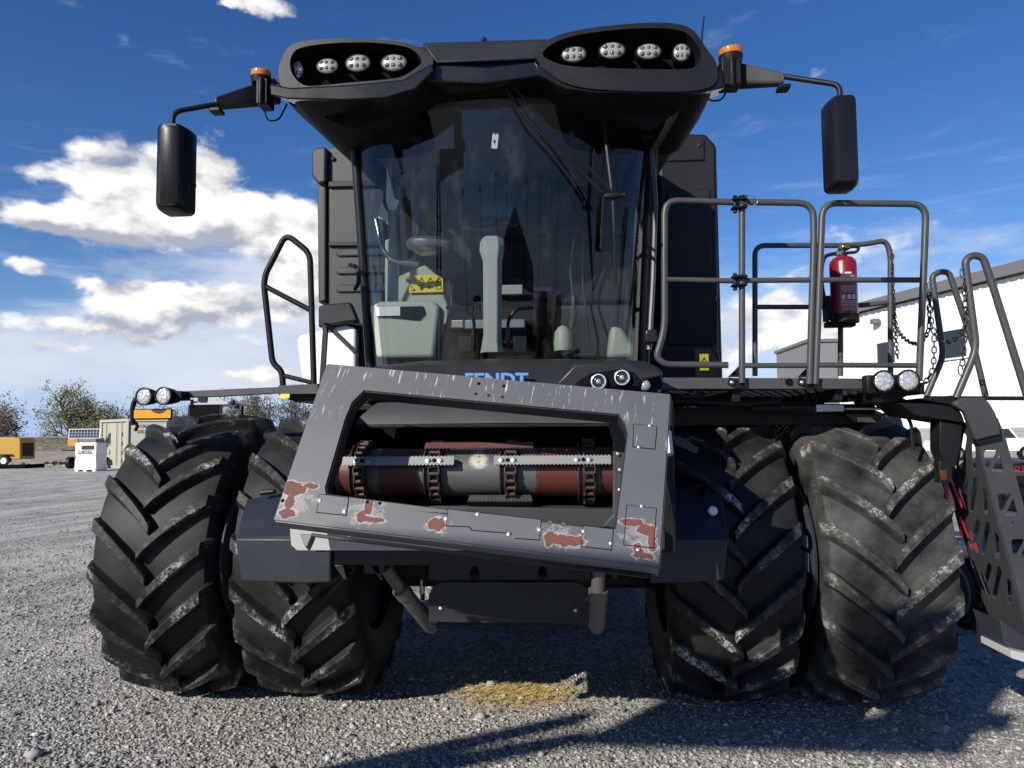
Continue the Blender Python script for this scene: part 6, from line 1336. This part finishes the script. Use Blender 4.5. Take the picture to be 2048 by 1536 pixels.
mb = MB(); mb.tube([at(1888, 900, 1.5), at(1892, 990, 1.5), at(1880, 1060, 1.4)], .06, 10); mb.tube([at(1904, 960, 1.7), at(1935, 1075, 1.7)], .05, 10); mb.prism([at(x, y, 1.75) for x, y in ((1905, 1095), (1940, 1078), (1965, 1082), (1960, 1112), (1925, 1125))], (0, .2, 0)); mb.pieces('loader_arm', 'red', RT, bevel=.01)
mb = MB(); mb.prism([at(x, y, 1.9) for x, y in ((2012, 1040), (2008, 960), (2020, 932), (2060, 924), (2130, 926), (2130, 1060))], (0, .9, 0)); hd = mb.build('hood', 'black', RT, bevel=.04, seg=3)
q = at(2044, 941, 1.885); text('RK', .11, facing(q), 'red', RT, 'lettering', .003)
mb = MB(); mb.box(at(1930, 0, 1.8).x, at(2150, 0, 1.8).x, 1.75, 3.6, .35, .62); mb.tube([at(1900, 900, 1.6), at(1895, 1010, 1.6), at(1905, 1120, 1.6)], .03, 8); mb.build('chassis', 'black', RT, bevel=.02)
mb = MB(); mb.turn(at(1915, 1095, 1.62), (-.3, -1, 0), [(0, .10), (.05, .10), (.08, .06), (.081, .001)], 16); mb.build('headlight', 'lens', RT)
for x in (4.35, 5.35): mb = MB(); mb.cyl((x-.16, 3.5, .5), (x+.16, 3.5, .5), .5, n=28); mb.build('wheel', 'black', RT, bevel=.03)

# unseen raised loader, added as a shadow caster: its arms draw the two long shadow lines, its bucket the broad shadow
AG = thing('shadow_loader', 'unseen raised twin-arm loader with a bucket, added left of the viewpoint to cast shadows', 'loader', (-3.3, -2.7, 0))
SD = SUNV/SUNV.z
def cast(px, py, t_): return gz(px, py)+SD*t_
for e in (0, 1):
    a_, b_ = cast(1165, 1436+e*40, 5.0), cast(690-e*10+e*120, 1540+e*4, 3.0); d = (b_-a_).normalized(); k = (a_.z-.5)/-d.z
    mb = MB(); mb.beam(a_, a_+d*k, .11, .12); mb.build('loader_arm', 'galv', AG, bevel=.01)
mb = MB(); mb.box(-3.5, -2.95, -3.2, -2.3, 0, .5); mb.build('stand', 'galv', AG, bevel=.02)
def bk(px, py, t_): return tuple(cast(px, py, t_))
A_, B_ = V((.38, -.94, 0))+SD*4.7, V((2.10, -.94, 0))+SD*4.7
secs = [(0, 0), (-.09, .02), (-.13, .12), (-.09, .22), (0, .28), (-.02, .265), (-.075, .21), (-.11, .12), (-.075, .035), (0, .015)]
mb = MB(); mb.loft([[q+V((0, y, z*k)) for y, z in secs] for q, k in ((A_, 1.85), (B_, 1.12))])
for q, k in ((A_, 1.85), (B_, 1.12)): mb.prism([q+V((0, y, z*k)) for y, z in secs[:5]], (.02, 0, 0))
for k in range(7): q = A_+(B_-A_)*(k+.5)/7; mb.beam(q, q+V((0, .06, -.02)), .08, .03)
mb.build('bucket', 'galv', AG, bevel=.006)
mb = MB(); q = B_; mb.box(q.x-.26, q.x+.40, q.y-.07, q.y-.02, q.z, q.z+.85); mb.box(q.x+.38, q.x+.58, q.y-.05, q.y+.0, q.z+.22, q.z+.42); mb.build('shadow_plate', 'galv', AG, bevel=.01)  # plain boxes added to carry the cast shadow further right

# what stands behind the photographer and shows in the windscreen ------------------
mb = MB()
MS = thing('machine_shed', 'grey gabled machine shed across the yard, mirrored in the windscreen', 'shed', (3, -48, 0))
mb.loft([[V((x, y, z)) for x, z in ((-9, 0), (9, 0), (9, 5.2), (0, 9.4), (-9, 5.2))] for y in (-64, -48)]); mb.v = [(x+4, y, z) for x, y, z in mb.v]; mb.build('walls', 'galv', MS, False)
mb = MB(); mb.box(1, 7, -48.05, -47.9, 0, 4.4); mb.build('roller_door', 'cont', MS, False)

# lamp poles and machines on the yard behind the viewpoint

for k, (x, y) in enumerate(((-9, -38), (-3.5, -40), (.5, -42), (7, -36), (13, -40), (18, -34), (-15, -36))):
    t_ = thing('lamp_pole', ['tall grey lamp pole beside the left end of the machine shed', 'lamp pole before the shed gable, left of its door', 'lamp pole standing before the roller door', 'lamp pole right of the roller door', 'lamp pole at the right end of the machine shed', 'outermost lamp pole beyond the right end of the shed', 'outermost lamp pole beyond the left end of the shed'][k], 'lamp pole', (x, y, 0), 'lamp poles across the yard')
    mb = MB(); mb.cyl((x, y, 0), (x, y, 9+k % 3), .12, .07, 10); mb.build('post', 'galv', t_); mb = MB(); mb.box(x-.5, x+.5, y-.12, y+.12, 9+k % 3, 9.25+k % 3); mb.build('lamp_head', 'white', t_)
for k, (x, y, m_) in enumerate(((10, -26, 'red'), (15, -27, 'genyellow'), (-8, -30, 'red'), (20, -24, 'white'))):
    t_ = thing('parked_machine', ['red farm machine parked right of the roller door', 'yellow farm machine parked beyond the red one', 'red farm machine parked left of the shed', 'white farm machine parked at the far right of the yard'][k], 'farm machine', (x, y, 0), 'machines parked across the yard')
    mb = MB(); mb.prism([V((x-2, y, .7)), V((x+2, y, .7)), V((x+2, y, 1.7)), V((x+.4, y, 1.9)), V((x+.2, y, 3.1)), V((x-1.6, y, 3.1)), V((x-2, y, 1.9))], (0, 1.8, 0)); mb.build('body', m_, t_, bevel=.06)
    for dx_ in (-1.2, 1.3): mb = MB(); mb.cyl((x+dx_, y-.2, .7), (x+dx_, y+2.0, .7), .7, n=20); mb.build('wheel', 'black', t_)
